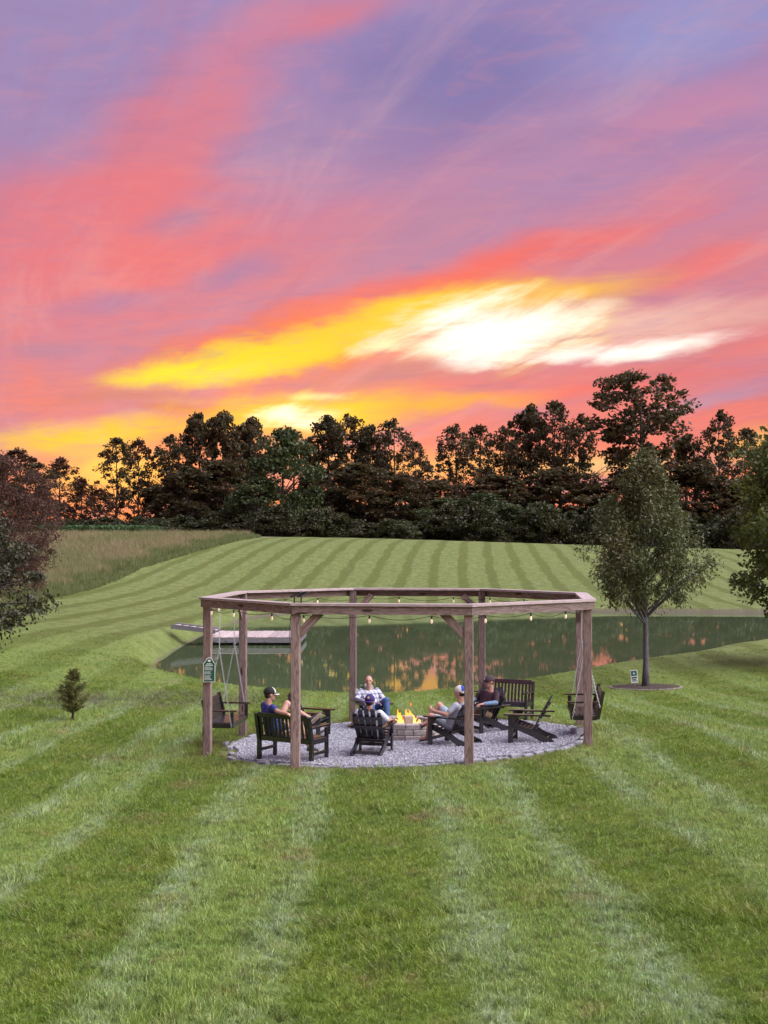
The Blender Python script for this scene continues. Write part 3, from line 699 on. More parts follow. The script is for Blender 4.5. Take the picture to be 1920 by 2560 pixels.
# ------------------------------------------------------------------ trees
def quads_mesh(name, V):
    """V: (n,4,3) leaf corners -> one mesh of separate leaves"""
    n = len(V); me = bpy.data.meshes.new(name)
    me.vertices.add(n * 4); me.vertices.foreach_set('co', V.reshape(-1).astype(np.float32))
    me.loops.add(n * 4); me.loops.foreach_set('vertex_index', np.arange(n * 4, dtype=np.int32))
    me.polygons.add(n); me.polygons.foreach_set('loop_start', np.arange(n, dtype=np.int32) * 4)
    me.update(); return me
def unit(a): return a / (np.linalg.norm(a, axis=-1, keepdims=True) + 1e-9)
def leaf_quads(g, C, L, W, out, droop):
    n = len(C); ax = unit(g.normal(0, 1, (n, 3)) + out * .6 + np.array([0, 0, -droop]))
    sd = unit(np.cross(ax, g.normal(0, 1, (n, 3)))); nr = np.cross(ax, sd)
    L = (L * g.uniform(.6, 1.25, n))[:, None]; W = (W * g.uniform(.7, 1.2, n))[:, None]
    b = C - ax * L * .5; t = C + ax * L * .5 - nr * L * .10
    m = C - ax * L * .02 + nr * L * .05
    return np.stack([b, m - sd * W * .5, t, m + sd * W * .5], 1)
def make_tree(seed, H, Rc, cb, env, ncl, per, clr, LL, LW, tr, droop=.3, nlimb=12, lump=.25, flat=.7, inner=.5, lean=0.0):
    g = np.random.default_rng(seed)
    t = g.random(ncl) ** .9; ph = g.uniform(0, 2 * math.pi, ncl)
    er = np.array([env(v) for v in t]) * (1 + lump * np.sin(ph * 3 + seed) * np.cos(t * 7 + seed * 2) + lump * .5 * g.normal(0, 1, ncl))
    rad = Rc * er * (inner + (1 - inner) * g.random(ncl) ** .5)
    z = H * (cb + (1 - cb) * t)
    Cc = np.c_[rad * np.cos(ph) + lean * z, rad * np.sin(ph), z]
    # leaves gathered in clumps
    k = g.integers(0, ncl, ncl * per); size = clr * g.uniform(.55, 1.35, ncl)
    off = unit(g.normal(0, 1, (ncl * per, 3))) * (g.random(ncl * per) ** .45)[:, None] * np.array([1, 1, flat]) * size[k][:, None]
    C = Cc[k] + off
    ctr = np.array([0, 0, H * (cb + (1 - cb) * .4)])
    V = leaf_quads(g, C, LL, LW, unit(C - ctr) + unit(off), droop)
    crown = quads_mesh('crown', V)
    mb = MB(); zt = np.linspace(0, H * .93, 9)
    wob = np.cumsum(g.normal(0, .012 * H / 3, (9, 2)), 0) * .5; wob[0] = 0
    tp = [(wob[i, 0] + lean * zt[i], wob[i, 1], zt[i] - (.15 if i == 0 else 0)) for i in range(9)]
    trd = [tr * (1.45 if i == 0 else 1.0) * (1 - .88 * zt[i] / (H * .93)) + .004 * H / 8 for i in range(9)]
    mb.tube(tp, trd, 7)
    def trunk_at(zz): return np.array([np.interp(zz, zt, [p[0] for p in tp]), np.interp(zz, zt, [p[1] for p in tp]), zz]), float(np.interp(zz, zt, trd))
    nodes = []
    order = np.argsort(-rad); main = list(order[:nlimb]) if ncl > nlimb else list(range(ncl))
    for i in range(ncl):
        c = Cc[i]; hr = np.hypot(c[0], c[1])
        if i in main or not nodes:
            z0 = max(H * cb * .75, min(c[2] - hr * g.uniform(.45, 1.0), H * .85)); p0, r0 = trunk_at(z0); r0 *= .55
        else:
            q = np.array([n_[0] for n_ in nodes]); j = int(np.argmin(((q - c) ** 2).sum(1))); p0 = nodes[j][0]; r0 = nodes[j][1] * .6
        mid = (p0 + c) / 2 + np.array([0, 0, .10 * np.linalg.norm(c - p0)]) + g.normal(0, .04, 3) * np.linalg.norm(c - p0)
        mb.tube([p0, mid, c], [r0, r0 * .6, r0 * .2], 5, cap=False)
        if i in main: nodes += [(p0 * .5 + mid * .5, r0 * .75), (mid, r0 * .6), (mid * .5 + c * .5, r0 * .4), (c, r0 * .3)]
        else: nodes += [(mid, r0 * .6)]
    return mb.mesh('trunk', True), crown
ROUND = lambda t: math.sin(math.pi * min(1, .12 + .88 * t)) ** .6 * (1 - .15 * t)
DOME = lambda t: (1 - t ** 2.4) ** .6 * (.75 + .25 * min(1, t * 4))
OVAL = lambda t: max(.05, math.sin(math.pi * (0.08 + .90 * t) ** .8)) ** .75
CONE = lambda t: max(.06, (1 - t) ** .85) * (.65 + .35 * min(1, t * 5))
VASE = lambda t: (.35 + .75 * t) if t < .7 else .875 * math.sqrt(max(.02, 1 - ((t - .7) / .32) ** 2))

KIND = {}
def kind(key, mat, *a, bark='bark_dark', **k):
    tm, cm = make_tree(*a, **k); tm.materials.append(M[bark]); cm.materials.append(M[mat]); KIND[key] = (tm, cm, a[1], a[2])
kind('full1', 'leaf_wood', 11, 20, 5.2, .16, ROUND, 150, 60, 1.15, .62, .42, .33, nlimb=16, inner=.45)
kind('full2', 'leaf_wood', 12, 20, 5.0, .14, DOME, 150, 60, 1.15, .60, .42, .33, nlimb=16, inner=.45)
kind('full3', 'leaf_wood', 19, 20, 4.8, .20, ROUND, 140, 56, 1.1, .62, .42, .33, nlimb=16, inner=.4, lump=.4)
kind('gappy1', 'leaf_wood', 43, 20, 5.2, .34, VASE, 150, 46, .95, .50, .34, .30, nlimb=18, inner=.5, lump=.2)
kind('gappy2', 'leaf_wood', 14, 20, 5.0, .30, ROUND, 115, 36, .88, .50, .34, .30, nlimb=18, inner=.5, lump=.4)
kind('gappy3', 'leaf_wood', 33, 20, 5.0, .34, DOME, 120, 37, .9, .50, .34, .30, nlimb=20, inner=.5, lump=.45)
kind('red1', 'leaf_wood_red', 15, 14, 4.6, .18, ROUND, 90, 40, .85, .46, .30, .24, nlimb=16, inner=.5, lump=.35)
kind('green1', 'leaf_green', 16, 15, 5.2, .08, DOME, 95, 85, 1.3, .52, .36, .30, nlimb=14, inner=.5)
kind('under1', 'leaf_under', 17, 6, 3.6, .05, DOME, 60, 80, 1.0, .46, .32, .12, nlimb=10, inner=.4)
kind('under2', 'leaf_under', 18, 6, 3.4, .05, DOME, 55, 80, 1.1, .46, .32, .12, nlimb=10, inner=.4, lump=.4)
TL = {'full1': ('dense_tree', 'dense dark broadleaf tree with rounded crown in the wood behind the field'),
      'full2': ('dense_tree', 'dense dark dome crowned tree in the wood behind the field'),
      'full3': ('dense_tree', 'dark lumpy crowned tree in the wood behind the field'),
      'gappy1': ('open_tree', 'tall open crowned tree with sunset showing between its limbs above the wood'),
      'gappy2': ('open_tree', 'loose crowned tree with sunset showing through its leaves in the wood'),
      'gappy3': ('open_tree', 'ragged see-through tree with bare lower limbs in the wood behind the field'),
      'red1': ('russet_tree', 'reddish backlit tree with thin foliage at the end of the wood by the crop'),
      'green1': ('green_tree', 'low spreading green tree at the front of the wood'),
      'under1': ('woodland_shrub', 'dark green shrub with domed crown at the foot of the wood'),
      'under2': ('woodland_shrub', 'dark uneven shrub at the foot of the wood')}
def plant(key, px, top, half, d, sink=0.0, rz=None):
    tm, cm, H, Rc = KIND[key]; x = (px - 960) / FPX * d; z0 = gz(x, d) - sink
    h = CAMZ + (HOR - top) / FPX * d - z0; sz = h / H; sx = half / FPX * d / Rc
    nm, lab = TL[key]
    if key.startswith('full') and top > 1140: lab = 'shorter' + lab[5:].replace(' in the wood behind the field', ' standing before the taller trees of the wood') if lab.startswith('dense') else lab.replace('dark lumpy crowned tree in the wood behind the field', 'shorter dark lumpy tree standing before the taller trees of the wood')
    if key.startswith('under') and d > 235: lab = lab.replace('at the foot of the wood', 'half hidden behind the front shrubs of the wood')
    rz = random.uniform(0, 6.28) if rz is None else rz
    o = thing(nm, lab, 'shrub' if key.startswith('under') else 'tree', Matrix.Translation((x, d, z0)) @ Matrix.Rotation(rz, 4, 'Z') @ Matrix.Diagonal((sx, sx, sz, 1)),
              'shrubs along the foot of the wood' if key.startswith('under') else 'trees of the wood behind the field')
    link('trunk', tm, None, o); link('crown', cm, None, o); return o
wood_trees = [  # column, top row, half width (photo pixels), distance
    ('red1', 40, 1128, 88, 205), ('red1', 150, 1150, 80, 212), ('gappy2', 90, 1160, 80, 196), ('red1', 205, 1200, 60, 200), ('red1', -60, 1120, 90, 214), ('red1', 345, 1104, 58, 200), ('gappy2', 290, 1098, 62, 196),
    ('gappy3', 425, 1090, 66, 200), ('full1', 495, 1040, 70, 206), ('full2', 557, 1034, 66, 200), ('full3', 626, 1048, 68, 208), ('gappy2', 600, 1085, 70, 224),
    ('gappy2', 735, 1082, 74, 214), ('full1', 820, 1046, 74, 204), ('gappy3', 868, 1040, 70, 210), ('full3', 925, 1066, 60, 206), ('gappy3', 985, 1050, 66, 200), ('gappy2', 1040, 1108, 44, 210),
    ('gappy3', 1140, 1064, 66, 204), ('gappy2', 1200, 1068, 72, 210), ('gappy3', 1262, 1070, 66, 200), ('full3', 1325, 1016, 62, 206), ('gappy2', 1385, 1008, 76, 202), ('gappy3', 1450, 1040, 70, 208),
    ('gappy1', 1600, 938, 138, 196), ('full3', 1715, 1090, 62, 206), ('gappy3', 1800, 1030, 66, 202), ('gappy2', 1865, 1076, 70, 208), ('gappy2', 1935, 1090, 70, 204), ('full2', 2020, 1060, 90, 206),
    ('full1', 470, 1170, 90, 186), ('full2', 395, 1215, 70, 188), ('full3', 900, 1160, 100, 188), ('full1', 1010, 1190, 80, 186), ('full2', 1240, 1190, 110, 188), ('full3', 1400, 1170, 110, 190), ('full1', 1560, 1190, 100, 188), ('full2', 1740, 1160, 110, 190), ('full3', 1100, 1200, 80, 190), ('full2', 560, 1150, 80, 190), ('full1', 1880, 1190, 100, 188), ('red1', 250, 1225, 60, 190), ('full1', 1640, 1200, 90, 184),
    ('green1', 705, 1082, 104, 180), ('green1', 1215, 1238, 110, 172), ('green1', 1340, 1262, 100, 170), ('green1', 640, 1200, 80, 176), ('green1', 1110, 1250, 80, 174)]
FAR = 1.27
for key, px, top, half, d in wood_trees: plant(key, px, top, half, d * FAR)
for i in range(30):
    plant(random.choice(['under1', 'under2']), -60 + i * 70 + random.uniform(-20, 20), random.uniform(1235, 1285) + (45 if i < 7 else 0), random.uniform(70, 95), random.uniform(192, 205) * FAR)
for i in range(34):
    px = -60 + i * 62 + random.uniform(-18, 18); d = random.uniform(160, 172) if px > 620 else random.uniform(172, 182)
    top = random.uniform(1262, 1312) if px > 420 else random.uniform(1292, 1318)
    plant(random.choice(['under1', 'under2']), px, top, random.uniform(50, 72), d * (FAR if px > 420 else 1.0))

def lone_tree(name, label, cat, x, y, tm, cm, bark, leaf, rz=0.0, s=1.0):
    o = thing(name, label, cat, Matrix.Translation((x, y, gz(x, y) - .03)) @ Matrix.Rotation(rz, 4, 'Z') @ Matrix.Scale(s, 4))
    link('trunk', tm, M[bark], o, None); link('crown', cm, M[leaf], o, None); return o
# young tree on the near bank
tm, cm = make_tree(26, 6.9, 1.56, .375, lambda t: float(np.interp(t, [0, .12, .35, .6, .8, .95, 1], [.5, .9, 1.0, .74, .46, .20, .06])), 280, 104, .36, .145, .042, .095, droop=.7, nlimb=26, inner=.35, lump=.38, flat=1.25)
lone_tree('young_tree', 'young tree with narrow drooping olive leaves in a round mulch bed by the pond', 'tree', 7.95, 36.6, tm, cm, 'bark', 'leaf_ash', .6)
tm, cm = make_tree(22, 9.6, 3.2, .16, OVAL, 300, 110, .60, .19, .12, .17, droop=.4, nlimb=22, inner=.4, lump=.22)
lone_tree('bank_tree', 'bright green tree with broad leaves at the right end of the pond', 'tree', 15.9, 43.5, tm, cm, 'bark', 'leaf_right', 1.1)
tm, cm = make_tree(23, 5.9, 2.9, .20, DOME, 300, 90, .46, .135, .075, .14, droop=.8, nlimb=20, inner=.45, lump=.25)
lone_tree('low_tree', 'dark leaved low tree with drooping twigs on the slope below the meadow', 'tree', -12.6, 33.0, tm, cm, 'bark_dark', 'leaf_left', 2.0)
tm, cm = make_tree(24, 8.3, 3.9, .12, ROUND, 420, 84, .55, .26, .045, .16, droop=.1, nlimb=30, inner=.3, lump=.38)
lone_tree('russet_bush_tree', 'russet brown twiggy tree standing before the meadow', 'tree', -21.5, 66, tm, cm, 'bark_dark', 'leaf_russet', .3)
# little conifer
g_ = np.random.default_rng(31)
cx_, cy_ = on_plane(185, 1800, -.48)
o = thing('young_conifer', 'small yellowish green conifer alone on the left slope', 'conifer', Matrix.Translation((cx_, cy_, gz(cx_, cy_))))
mb = MB(); mb.tube([(0, 0, -.05), (0.01, 0, .3), (0, .01, .7), (.01, 0, 1.12)], [.03, .024, .014, .003], 7)
Vs = []
for k in range(170):
    z = .2 + .92 * g_.random() ** 1.15; a = g_.uniform(0, 6.28); L = .36 * min(1, (1.16 - z) * 1.25) ** .9 * min(1, .55 + (z - .2) * 2.2) * g_.uniform(.7, 1.15) + .05
    p0 = np.array([0, 0, z]); p1 = p0 + np.array([math.cos(a) * L, math.sin(a) * L, L * g_.uniform(.25, .75)])
    mb.tube([p0, p1], [.005, .002], 4, cap=False)
    m = 34; tt = g_.uniform(.15, 1.05, m)[:, None]; C = p0 + (p1 - p0) * tt + g_.normal(0, .016, (m, 3))
    Vs.append(leaf_quads(g_, C, .066, .015, np.repeat(unit(p1 - p0)[None], m, 0) * 2, -.3))
mb.build('trunk', M['bark_dark'], o); link('crown', quads_mesh('crown', np.concatenate(Vs)), M['leaf_conifer'], o)

# mulch rings
M['bed_edge'] = simple('bed_edging', (0.26, 0.22, 0.20), (0.17, 0.145, 0.13), 0.9, 10, 0.5)
def mulch_bed(x, y, r, label):
    z = gz(x, y); o = thing('mulch_bed', label, 'mulch bed', Matrix.Translation((x, y, 0)))
    n = 40; vs = [(0, 0, z + .06)]
    for rr, dz in ((r * .55, .06), (r * .97, .045)):
        for k in range(n):
            a = 2 * math.pi * k / n; vs.append((rr * math.cos(a), rr * math.sin(a), gz(x + rr * math.cos(a), y + rr * math.sin(a)) + dz))
    fs = [(0, 1 + k, 1 + (k + 1) % n) for k in range(n)] + [(1 + k, 1 + n + k, 1 + n + (k + 1) % n, 1 + (k + 1) % n) for k in range(n)]
    MB().add(vs, fs).build('mulch', M['mulch'], o, True)
    for k in range(26):
        a = 2 * math.pi * (k + .5) / 26; a0, a1 = a - .112, a + .112
        p = [Vector((r * math.cos(b), r * math.sin(b), gz(x + r * math.cos(b), y + r * math.sin(b)) - .015)) for b in (a0, a1)]
        board('edging_block', p[0], p[1], .10, .10 + .015 * random.random(), M['bed_edge'], o, bev=.012)
mulch_bed(7.95, 36.6, 1.05, 'round mulch bed with pale edging under the young tree')
mulch_bed(15.9, 43.5, 1.2, 'round mulch bed with pale edging under the bright green tree')

# ------------------------------------------------------------------ gravel pad
gp = np.linspace(0, 2 * math.pi, 73)[:-1]
def pad_r(a): return PADR + .05 * math.sin(3 * a + 1) + .03 * math.sin(7 * a) + (.10 * math.sin(9 * a) * max(0, math.cos(a - 3.5)) ** 3)
vs = [(PADC[0], PADC[1], PAD(*PADC) + .028)]; fs = []
for fr, dz in ((.5, .028), (.96, .026), (1.0, -.06)):
    for a in gp:
        x, y = PADC[0] + fr * pad_r(a) * math.cos(a), PADC[1] + fr * pad_r(a) * math.sin(a); vs.append((x, y, PAD(x, y) + dz))
n = 72
fs += [(0, 1 + k, 1 + (k + 1) % n) for k in range(n)]
for q in range(2): fs += [(1 + q * n + k, 1 + (q + 1) * n + k, 1 + (q + 1) * n + (k + 1) % n, 1 + q * n + (k + 1) % n) for k in range(n)]
pad = tag(MB().add(vs, fs).build('gravel_pad', M['gravel']), kind='structure')
g5 = np.random.default_rng(5)
for k in range(82):                                   # edging blocks, sunk and uneven, missing in places on the left
    a = 2 * math.pi * k / 82
    if 2.75 < a < 4.05 and (k % 3 != 0): continue
    r = pad_r(a) + .05 + g5.normal(0, .012); da = .0355 * g5.uniform(.86, 1.0)
    p = [Vector((PADC[0] + r * math.cos(b), PADC[1] + r * math.sin(b), 0)) for b in (a - da, a + da)]
    dz = g5.normal(-.016, .009)
    for v in p: v.z = PAD(v.x, v.y) + dz + g5.normal(0, .006)
    board('edging_block', p[0], p[1], round(g5.choice([.08, .09, .10]), 2), .10, M['edging'], pad, bev=.014)
x, y = on_plane(1450, 1838, 0.0)
board('edging_block', (x - .16, y - .1, PAD(x, y) + .06), (x + .1, y + .12, PAD(x, y) + .06), .16, .14, M['edging'], pad, bev=.02)
def pebbles():
    pr = []
    for s in range(4):
        bm = bmesh.new(); bmesh.ops.create_icosphere(bm, subdivisions=1, radius=1.0); r = random.Random(60 + s)
        for v in bm.verts: v.co *= r.uniform(.7, 1.2); v.co.z *= .62; v.co.x *= 1.2
        me = bpy.data.meshes.new('pebble'); bm.to_mesh(me); bm.free(); pr.append(proto('pebble', me, M['pebble']))
    n = 34000; a = rng.uniform(0, 2 * math.pi, n); q = np.sqrt(rng.random(n)); rr = np.array([pad_r(v) for v in a]) * q * .985
    x, y = PADC[0] + rr * np.cos(a), PADC[1] + rr * np.sin(a)
    z = .04 * x - .04 * (y - 18.7) + .028 + rng.uniform(-.004, .006, n)
    scatter('gravel', np.c_[x, y, z], np.c_[rng.normal(0, .5, n), rng.normal(0, .5, n), rng.uniform(0, 6.3, n)], rng.uniform(.007, .0165, n), rng.integers(0, 4, n), pr,
            label='pale bluish grey gravel under the pergola', cat='gravel')
pebbles()
SURF = .034                                           # top of the gravel above the sloping bed

# ------------------------------------------------------------------ pergola
PC, PR, PROT, PTOP = Vector((.329, 22.05, 0)), 3.68, -.112, 2.527
pg = thing('pergola', 'octagonal open timber pergola with eight posts over the gravel fire pit circle', 'pergola', Matrix.Translation(PC) @ Matrix.Rotation(PROT, 4, 'Z'))
corner = lambda i, r: Vector((r * math.cos(R(-67.5 + 45 * i)), r * math.sin(R(-67.5 + 45 * i)), 0))
def gz_l(v):
    w = pg.matrix_world @ Vector((v.x, v.y, 0)); return gz(w.x, w.y)
POSTS = []
CAPH, BEAMH = .038, .132
for i in range(8):
    c = corner(i, PR - .125); POSTS.append(c)
    # timber is plumb, set into the ground
    board('post', (c.x, c.y, gz_l(c) - .12), (c.x, c.y, PTOP - CAPH - .003), .14, .14, M['timber'], pg, up=(0, 1, 0), bev=.008)
def bevel_plank(name, i, r_out, r_in, z0, z1, mat, gap=.004):
    a, b = corner(i, r_out), corner(i + 1, r_out); c, d = corner(i + 1, r_in), corner(i, r_in)
    t = (b - a).normalized() * gap; a = a + t; d = d + t; b = b - t; c = c - t
    mid = (a + b) / 2; x = (b - a).normalized(); yv = Vector((-x.y, x.x, 0))
    Mx = Matrix.Translation((mid.x, mid.y, (z0 + z1) / 2)) @ Matrix((x, yv, Vector((0, 0, 1)))).transposed().to_4x4(); inv = Mx.inverted()
    hz = (z1 - z0) / 2; P = [inv @ Vector((p.x, p.y, (z0 + z1) / 2)) for p in (a, b, c, d)]
    vs = [(p.x, p.y, -hz) for p in P] + [(p.x, p.y, hz) for p in P]
    fs = [(3, 2, 1, 0), (4, 5, 6, 7), (0, 1, 5, 4), (1, 2, 6, 5), (2, 3, 7, 6), (3, 0, 4, 7)]
    return MB().add(vs, fs).build(name, mat, pg, M=Mx)
BB = PTOP - CAPH - BEAMH
for i in range(8):
    bevel_plank('cap_plank', i, PR + .03, PR - .22, PTOP - CAPH, PTOP, M['cap_timber'])
    bevel_plank('beam', i, PR, PR - .045, BB, PTOP - CAPH - .002, M['timber'])
# knee braces run from each post to the beams, in pairs on four sides
for i in range(8):
    a, b = POSTS[i], POSTS[(i + 1) % 8]; d = (b - a).normalized(); inw = Vector((0, 0, 0)) - (a + b) / 2; inw.normalize()
    if i % 2 == 1 and i not in (1, 5): pass
    for p, s in ((a, 1), (b, -1)):
        q0 = p + d * s * .05; q1 = p + d * s * .40
        if i in (7, 3, 1, 5):
            off = -inw * .02
            board('brace', (q0.x + off.x, q0.y + off.y, BB - .33), (q1.x + off.x, q1.y + off.y, BB + .03), .13, .044, M['timber'], pg, up=inw, bev=.004)

# string lights: one cable round the inside with hanging bulbs
sl = thing('string_lights', 'string of small warm bulbs on a black cable looped under the pergola beams', 'string lights', pg.matrix_world.copy())
def bulb_mat():
    m, nt = mat_new('bulb_glow'); p = pbsdf(nt, (0.85, 0.72, 0.58), 0.15, 0.5, Emission_Color=(1.0, 0.74, 0.52, 1), Emission_Strength=0.07); finish(nt, p.outputs[0]); return m
M['bulb'] = bulb_mat()
bulb_me = MB().lathe([(.004, -.155), (.014, -.150), (.023, -.132), (.026, -.112), (.024, -.088), (.017, -.066), (.016, -.060)], n=10).mesh('bulb', True)
sock_me = MB().lathe([(.017, -.062), (.019, -.058), (.019, -.022), (.012, -.012), (.006, 0)], n=10).mesh('socket', True)
NB = 23; per = []
for k in range(8): per.append((corner(k, PR - .085), corner(k + 1, PR - .085)))
pts = []
for k in range(NB):
    s = (k + .35 + .12 * math.sin(k * 2.7)) / NB * 8; i = int(s) % 8; f = s - int(s); a, b = per[i]; p = a.lerp(b, f); p.z = BB - .018
    pts.append(p)
    Mb = Matrix.Translation(p) @ Matrix.Scale(.78, 4) @ Matrix.Rotation(.12 * math.sin(k * 5.1), 4, 'X')
    bo = link('bulb', bulb_me, M['bulb'], sl, Mb); link('socket', sock_me, M['plastic'], bo)
cab = []
for k in range(NB):
    a, b = pts[k], pts[(k + 1) % NB]
    for t in (0, .2, .4, .6, .8):
        p = a.lerp(b, t); rr = math.hypot(p.x, p.y); m = (PR - .085) * math.cos(R(22.5)) / max(.9239, math.cos(((math.degrees(math.atan2(p.y, p.x)) + 67.5 + 360) % 45 - 22.5) * math.pi / 180))
        p.z -= .075 * math.sin(math.pi * t) * (.6 + .5 * math.sin(k * 1.9) ** 2); cab.append(p)
MB().tube(cab, .0045, 5, closed=True).build('cable', M['cable'], sl, True)
# the tail of the cable down the front left post
c = POSTS[7]
MB().tube([(c.x - .07, c.y - .05, BB - .02), (c.x - .085, c.y - .078, BB - .2), (c.x - .076, c.y - .078, BB - .55)], .004, 5).build('cable', M['cable'], sl)

# two small solar panels over the front left corner
for k in range(2):
    w = pg.matrix_world @ (corner(7, PR - .12) + Vector((-.02 + .10 * k, .05 * k, 0)))
    o = thing('solar_panel', ('small solar panel on a stem on the pergola rail, the one toward the sign post', 'small solar panel on a stem on the pergola rail, the one toward the fire pit')[k], 'solar panel', Matrix.Translation((w.x, w.y, PTOP)) @ Matrix.Rotation(R(-28), 4, 'Z'))
    MB().tube([(0, 0, 0), (0, 0, .10)], .012, 8).build('stem', M['plastic'], o)
    pl = MB().box((.03, .02, .135), (.20, .11, .016), Matrix.Rotation(R(-24), 3, 'Y'), .004).build('panel', M['plastic'], o)
    MB().box((.026, .02, .146), (.185, .095, .004), Matrix.Rotation(R(-24), 3, 'Y')).build('solar_cells', M['panel'], pl)

# ------------------------------------------------------------------ outdoor furniture (built facing +Y, then turned)
def place(x, y, fx, fy, dz=0.0):
    yaw = math.atan2(-fx, fy); zt = PAD(x, y) + SURF + dz
    return Matrix.Translation((x, y, zt)) @ Matrix.Rotation(yaw, 4, 'Z')
BL = M['black']
def make_adirondack():
    o = thing('adirondack_chair', None, 'chair')
    for s in (-1, 1):
        board('leg', (s * .275, .27, -.03), (s * .275, .27, .465), .085, .035, BL, o, up=(1, 0, 0), bev=.006)
        # side stringer: seat rail that runs down to the ground behind
        poly = [(.30, .27), (.30, .335), (.22, .335), (-.08, .235), (-.28, .125), (-.44, .075), (-.475, .03), (-.46, -.03), (-.36, -.03), (-.12, .10)]
        MB().prism(poly[::-1], lambda a, b, t: (t, a, b), s * .24 - .0165, s * .24 + .0165).build('side_rail', BL, o)
        # paddle arm
        arm = [(-.065, .36), (-.04, .385), (.045, .385), (.07, .355), (.07, .05), (.035, -.25), (.03, -.42), (-.025, -.42), (-.035, -.2), (-.06, .05)]
        MB().prism([(s * a, b) for a, b in (arm if s < 0 else arm)][:: (1 if s > 0 else -1)], lambda a, b, t: (s * .285 + a, b, t), .466, .492).build('armrest', BL, o)
        MB().prism([(.25, .30), (.25, .46), (.12, .46)], lambda a, b, t: (t, a, b), s * .30 - .012, s * .30 + .012).build('arm_bracket', BL, o)
    for k in range(6):
        t = k / 5; y = .285 - .36 * t; z = .347 - .118 * t - .025 * math.sin(math.pi * t)
        board('seat_slat', (-.255, y, z), (.255, y, z), .062, .022, BL, o, up=(0, .3, 1), bev=.005)
    b0, b1 = Vector((0, -.10, .205)), Vector((0, -.415, .80)); bd = (b1 - b0); bl = bd.length; bd.normalize(); bn = Vector((0, bd.z, -bd.y))
    for k in range(5):
        u = k - 2; w0, w1 = .068, .078; x0, x1 = u * .090, u * .108
        L = bl - (.0, .022, .10)[abs(u)]
        dl = .0 if u == 0 else .05 * abs(u)
        # slat outline: tops together make an arch
        tl, tr_ = L - (dl if u < 0 else .012), L - (dl if u > 0 else .012)
        if u == 0: tl = tr_ = L - .008
        pl = [(x0 - w0 / 2, 0), (x0 + w0 / 2, 0), (x1 + w1 / 2, tr_), (x1 + w1 * .2, L), (x1 - w1 * .2, L), (x1 - w1 / 2, tl)]
        MB().prism(pl, lambda a, b, t: b0 + Vector((a, 0, 0)) + bd * b + bn * t, -.011, .011).build('back_slat', BL, o)
    for t, w in ((.06, .50), (.45, .60), (.72, .48)):
        p = b0 + bd * bl * t - bn * .028
        board('back_rail', (-w / 2, p.y, p.z), (w / 2, p.y, p.z), .028, .06, BL, o, up=bd, bev=.005)
    board('stretcher', (-.255, .26, .10), (.255, .26, .10), .025, .055, BL, o, bev=.005)
    board('stretcher', (-.225, -.34, .055), (.225, -.34, .055), .03, .05, BL, o, bev=.005)
    return o
def make_bench(L=1.10, swing=False):
    o = thing('garden_bench', None, 'bench'); h = L / 2 - .035
    zs = .0 if swing else .36
    for s in (-1, 1):
        if not swing:
            board('leg', (s * h, .235, -.03), (s * h, .235, .52), .06, .055, BL, o, up=(1, 0, 0), bev=.006)
            MB().prism([(-.185, -.03), (-.25, -.03), (-.245, .30), (-.33, .735), (-.275, .745), (-.185, .36)], lambda a, b, t: (t, a, b), s * h - .029, s * h + .029).build('leg', BL, o)
            board('stretcher', (s * h, -.20, .13), (s * h, .21, .13), .035, .05, BL, o, bev=.005)
        else:
            board('arm_post', (s * h, .225, zs - .06), (s * h, .225, zs + .21), .06, .055, BL, o, up=(1, 0, 0), bev=.006)
            MB().prism([(-.185, zs - .06), (-.25, zs - .06), (-.345, zs + .42), (-.29, zs + .435), (-.185, zs + .05)], lambda a, b, t: (t, a, b), s * h - .029, s * h + .029).build('back_post', BL, o)
        board('side_rail', (s * (h - .001), -.20, zs - .035), (s * (h - .001), .21, zs - .035), .045, .085, BL, o, bev=.005)
        za = zs + (.185 if not swing else .22)
        MB().prism([(-.275, 0), (.30, 0), (.32, .012), (.30, .026), (-.275, .026)], lambda a, b, t: (t, a, b + za), s * h - .042, s * h + .042).build('armrest', BL, o)
    board('front_rail', (-h + .028, .232, zs - .04), (h - .028, .232, zs - .04), .03, .08, BL, o, bev=.005)
    board('back_rail', (-h + .028, -.214, zs - .03), (h - .028, -.214, zs - .03), .03, .08, BL, o, bev=.005)
    board('top_rail', (-h + .03, -.298, zs + .365), (h - .03, -.298, zs + .365), .032, .085, BL, o, up=(0, -.2, 1), bev=.007)
    n = 13
    for k in range(n):
        x = -h + .075 + (2 * h - .15) * k / (n - 1)
        board('back_slat', (x, -.228, zs + .01), (x, -.294, zs + .325), .016, .044, BL, o, up=(1, 0, 0), bev=.004)
    for k in range(5):
        y = -.165 + .088 * k
        board('seat_slat', (-h + .031, y, zs + .006), (h - .031, y, zs + .006), .08, .022, BL, o, bev=.005)
    return o
CH = {'A': (-1.41, 22.93, .95, -.30, 'empty black adirondack chair facing the fire from behind the bench and the front post'),
      'B': (-.20, 20.2, .24, .97, 'black adirondack chair holding the man in the purple backward cap'),
      'C': (-.25, 24.2, .28, -.96, 'black adirondack chair holding the man in the plaid shirt'),
      'D': (1.18, 20.98, -.82, .57, 'black adirondack chair holding the man in the grey T-shirt'),
      'E': (1.86, 22.62, -.82, -.57, 'black adirondack chair holding the man in the maroon T-shirt'),
      'F': (2.51, 20.95, -.95, .25, 'empty black adirondack chair alone on the gravel near the right hand swing')}
ad = make_adirondack(); CHM = {}
for k, (x, y, fx, fy, lab) in CH.items():
    o = ad if k == 'A' else copy_tree(ad)
    o.matrix_world = CHM[k] = place(x, y, fx, fy); tag(o, lab, 'chair', 'adirondack chairs round the fire pit')
